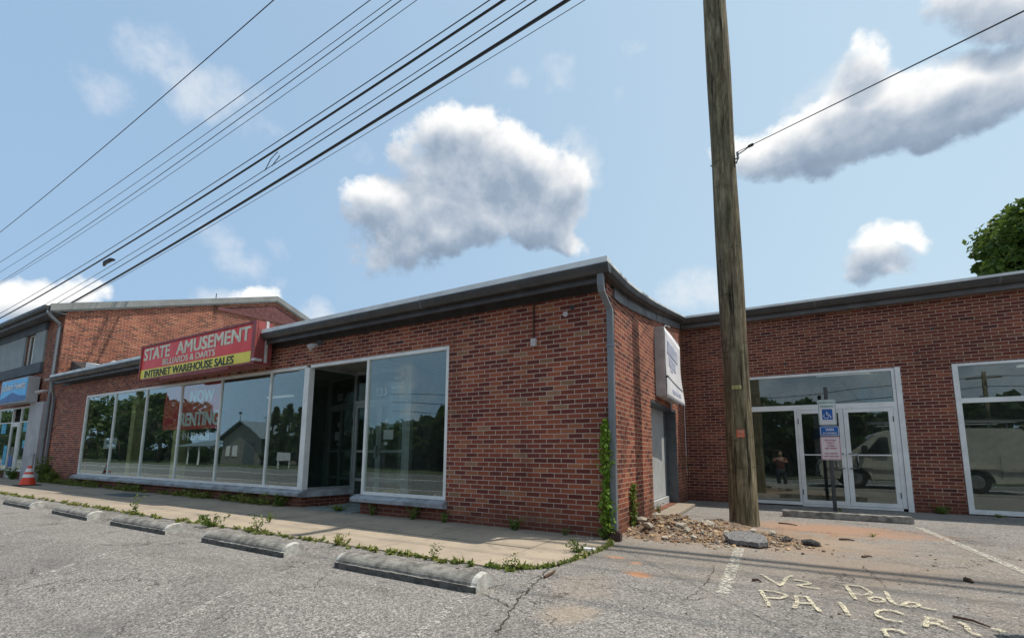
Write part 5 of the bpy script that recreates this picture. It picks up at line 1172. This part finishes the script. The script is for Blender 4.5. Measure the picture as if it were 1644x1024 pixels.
stick(1250, 839, 1280, 843, .012, 'dark stick lying just right of the pole'); stick(1347, 865, 1372, 867, .014, 'short brown stick on the orange dust below the wheel stop'); stick(1384, 893, 1400, 893, .012, 'reddish brown twig right of centre on the asphalt'); stick(1530, 989, 1590, 1006, .009, 'thin dark twig near the sprayed lettering'); stick(1207, 930, 1222, 933, .012, 'small dark twig left of the sprayed letters'); stick(874, 926, 892, 915, .012, 'dark twig near the sidewalk end'); stick(1548, 930, 1562, 934, .022, 'chunky dark bark piece at the right')
bm = B()
for i in range(160):
    u, v = random.uniform(820, 1640), random.uniform(850, 1020); p_ = P(u, v, 'z', 0)
    if p_.y > 5 or p_.x > 6 or p_.y > 3.9 and p_.x < .1 or (p_.x < .15 and p_.y > -2.1): continue
    rock(bm, (p_.x, p_.y, .004), random.choice((.005, .007, .009, .013)), i+70, .4, random.choice((0, 1, 1)))
tag(obj('scattered_leaf_bits', bm, ['stick', 'stone']), 'tiny leaf and stone bits scattered over the asphalt', 'debris', kind='stuff')
tag(obj('crushed_cup', prism(B(), [(-.06, -.98, .018), (.08, -.93, .018), (.09, -.87, .018), (-.03, -.90, .018)], (0, 0, .03)), 'whitep'), 'crushed white litter beside the weeds at the sidewalk end', 'litter')

# ------------------------------------------------------------------ weeds and vines
def tuft(c, h, r, n, leaf, m='weed', name='weed', parent=None, stems=7):
    cs = []; n = int(n*1.25)
    for s_ in range(stems):
        a = RNG.uniform(0, 6.28); l = RNG.uniform(.5, 1)*h; sp = RNG.uniform(.2, 1)*r
        tt = RNG.uniform(.05, 1, n//stems); jit = RNG.normal(size=(n//stems, 3))*leaf*.55
        cs.append(np.stack([c[0]+math.cos(a)*sp*tt, c[1]+math.sin(a)*sp*tt, c[2]+l*tt], 1)+jit*np.array([1, 1, .5]))
    cc = np.concatenate(cs); cc[:, 2] = np.maximum(cc[:, 2], c[2]+.004); return cc
wl = [((-1.42, -.10, .02), .16, .15, 'bright green rounded weed at the wall foot nearest the corner', 190, .035), ((-2.7, -.10, .02), .20, .10, 'pale weed at the wall foot just right of the right window', 110, .03), ((-3.35, -.10, .02), .26, .16, 'tall pale weed under the right shop window', 150, .035), ((-4.3, -.1, .02), .22, .12, 'thin weed under the left end of the right window', 90, .03),
      ((-5.2, -.06, .03), .10, .22, 'dark green low weed on the entry threshold', 200, .035), ((-6.9, -.1, .02), .26, .22, 'leafy weed under the corner post of the entry', 220, .04), ((-.62, -.10, .02), .10, .10, 'tiny weed in the shade left of the corner', 60, .025), ((-.05, -.12, .02), .16, .14, 'bright weed at the foot of the corner downspout', 200, .03),
      ((-.05, -1.05, .0), .17, .20, 'weed clump in the crack at the sidewalk end', 200, .025), ((-.35, -2.05, .0), .16, .10, 'small weed at the rounded sidewalk edge', 80, .022), ((-1.25, -2.12, .0), .20, .10, 'upright weed behind the nearest parking block', 80, .022), ((-2.7, -2.14, .0), .15, .14, 'yellow green weed between the two nearest parking blocks', 150, .03),
      ((-4.35, -2.14, .0), .26, .10, 'grassy weed behind the second parking block', 90, .03), ((-5.4, -2.2, .0), .20, .24, 'bushy weed at the sidewalk edge above the third parking block', 260, .035), ((-8.0, -2.15, .0), .34, .10, 'tallest weed at the sidewalk edge', 90, .035), ((-5.0, -1.55, .02), .16, .10, 'dark weed growing in a sidewalk joint', 70, .03),
      ((4.72, D-.08, 0), .20, .22, 'weed at the foot of the brick pier right of the glass doors', 180, .04), ((5.5, D-.2, 0), .07, .14, 'tiny weed under the right wing window', 60, .03), ((3.03, 5.42, 0), .09, .05, 'small yellow weed at the foot of the sign post', 40, .025), ((.12, 2.2, .05), .30, .12, 'thin weed beside the side door sill', 100, .03), ((3.05, 2.15, 0), .06, .05, 'small dry grass tuft on the asphalt', 40, .02),
      ((-20.2, -.15, .02), .9, .28, 'tall dark weed at the foot of the left downspout', 500, .07), ((-19.3, -.15, .02), .5, .35, 'weed bush on the wall foot right of the left downspout', 400, .06), ((-25.2, -.25, .02), .55, .3, 'weed bush at the door of the two storey building', 320, .06), ((-23.2, -.2, .02), .5, .3, 'weed bush behind the traffic cone', 320, .06)]
for (c, h, r, lab, n_, lf) in wl:
    tag(leafcloud('weed', tuft(c, h, r, n_, lf*.9, stems=11), lf*.72, 'weed' if 'dry' not in lab and 'yellow' not in lab else 'drygrass', None, .2, 1.9), lab, 'weed', 'weeds along the wall and sidewalk')
# continuous low weeds in the joints: nobody could count them
cs = []
for _ in range(420):
    x = -RNG.uniform(0.3, 24); dens_ = .5+.5*math.sin(x*1.9)*math.sin(x*.7+1); 
    if RNG.uniform() < .35+.65*dens_: cs.append(tuft((x, -2.13+RNG.normal()*.03-(.04 if x < -6 else 0), .0), RNG.uniform(.015, .07), .06, 16, .016, stems=2))
for _ in range(330):
    x = -RNG.uniform(6.9, 20.5); dens_ = .5+.5*math.sin(x*1.3+2)*math.sin(x*.9)
    if RNG.uniform() < dens_*.9+.1: cs.append(tuft((x, -.10+RNG.normal()*.05, .01), RNG.uniform(.06, .30), .16, 40, .045, stems=4))
for t_ in np.linspace(0, 1, 60):
    k = min(len(rnd)-2, int(t_*(len(rnd)-1))); f = t_*(len(rnd)-1)-k; cs.append(tuft((rnd[k][0]*(1-f)+rnd[k+1][0]*f, rnd[k][1]*(1-f)+rnd[k+1][1]*f, 0), .04, .05, 10, .018, stems=2))
cs = np.concatenate(cs); hlf = RNG.uniform(size=len(cs)) < .3
tag(leafcloud('edge_weeds', cs[~hlf], .022, 'weed', None, .2, 1.9), 'low weeds growing in the joints along the sidewalk and wall', 'weeds', kind='stuff')
tag(leafcloud('edge_grass', cs[hlf], .028, 'drygrass', None, .1, 3.5), 'dry grass mixed in the joints along the sidewalk', 'grass', kind='stuff')
# climbing vine at the corner
VI = empty('climbing_vine', (-.02, -.06, 0), 'bright green vine climbing the corner between brick and downspout', 'vine')
cc = []
for i in range(1050):
    z = RNG.uniform(.03, 1)**.9*1.52; wd = .10 if z < .35 else (.085+.05*math.sin(z*7) if z < .95 else .075*(1.55-z)/.6+.02)
    cc.append((-.02+RNG.normal()*wd*.55, -.07-abs(RNG.normal())*.05, z+.05))
leafcloud('leaves', np.array(cc), .042, 'ivy', VI, .1, 1.5); obj('stem', tube(B(), [(-.03, -.03, 0), (-.01, -.04, .5), (-.04, -.03, 1.1), (-.02, -.03, 1.75)], [.012, .01, .007, .004], 5), 'stick', VI, True)
V2 = empty('climbing_vine', (.05, .98, 0), 'darker small vine on the sunlit side wall above the rubble', 'vine')
cc = [(.02+abs(RNG.normal())*.03, 1.0+RNG.normal()*.07*(1-z_*.5), .05+z_*.62) for z_ in RNG.uniform(0, 1, 380)]
leafcloud('leaves', np.array(cc), .035, 'weed', V2, .1, 1.5); obj('stem', tube(B(), [(.02, 1.0, 0), (.015, 1.03, .35), (.012, .99, .7)], [.008, .006, .003], 5), 'stick', V2, True)
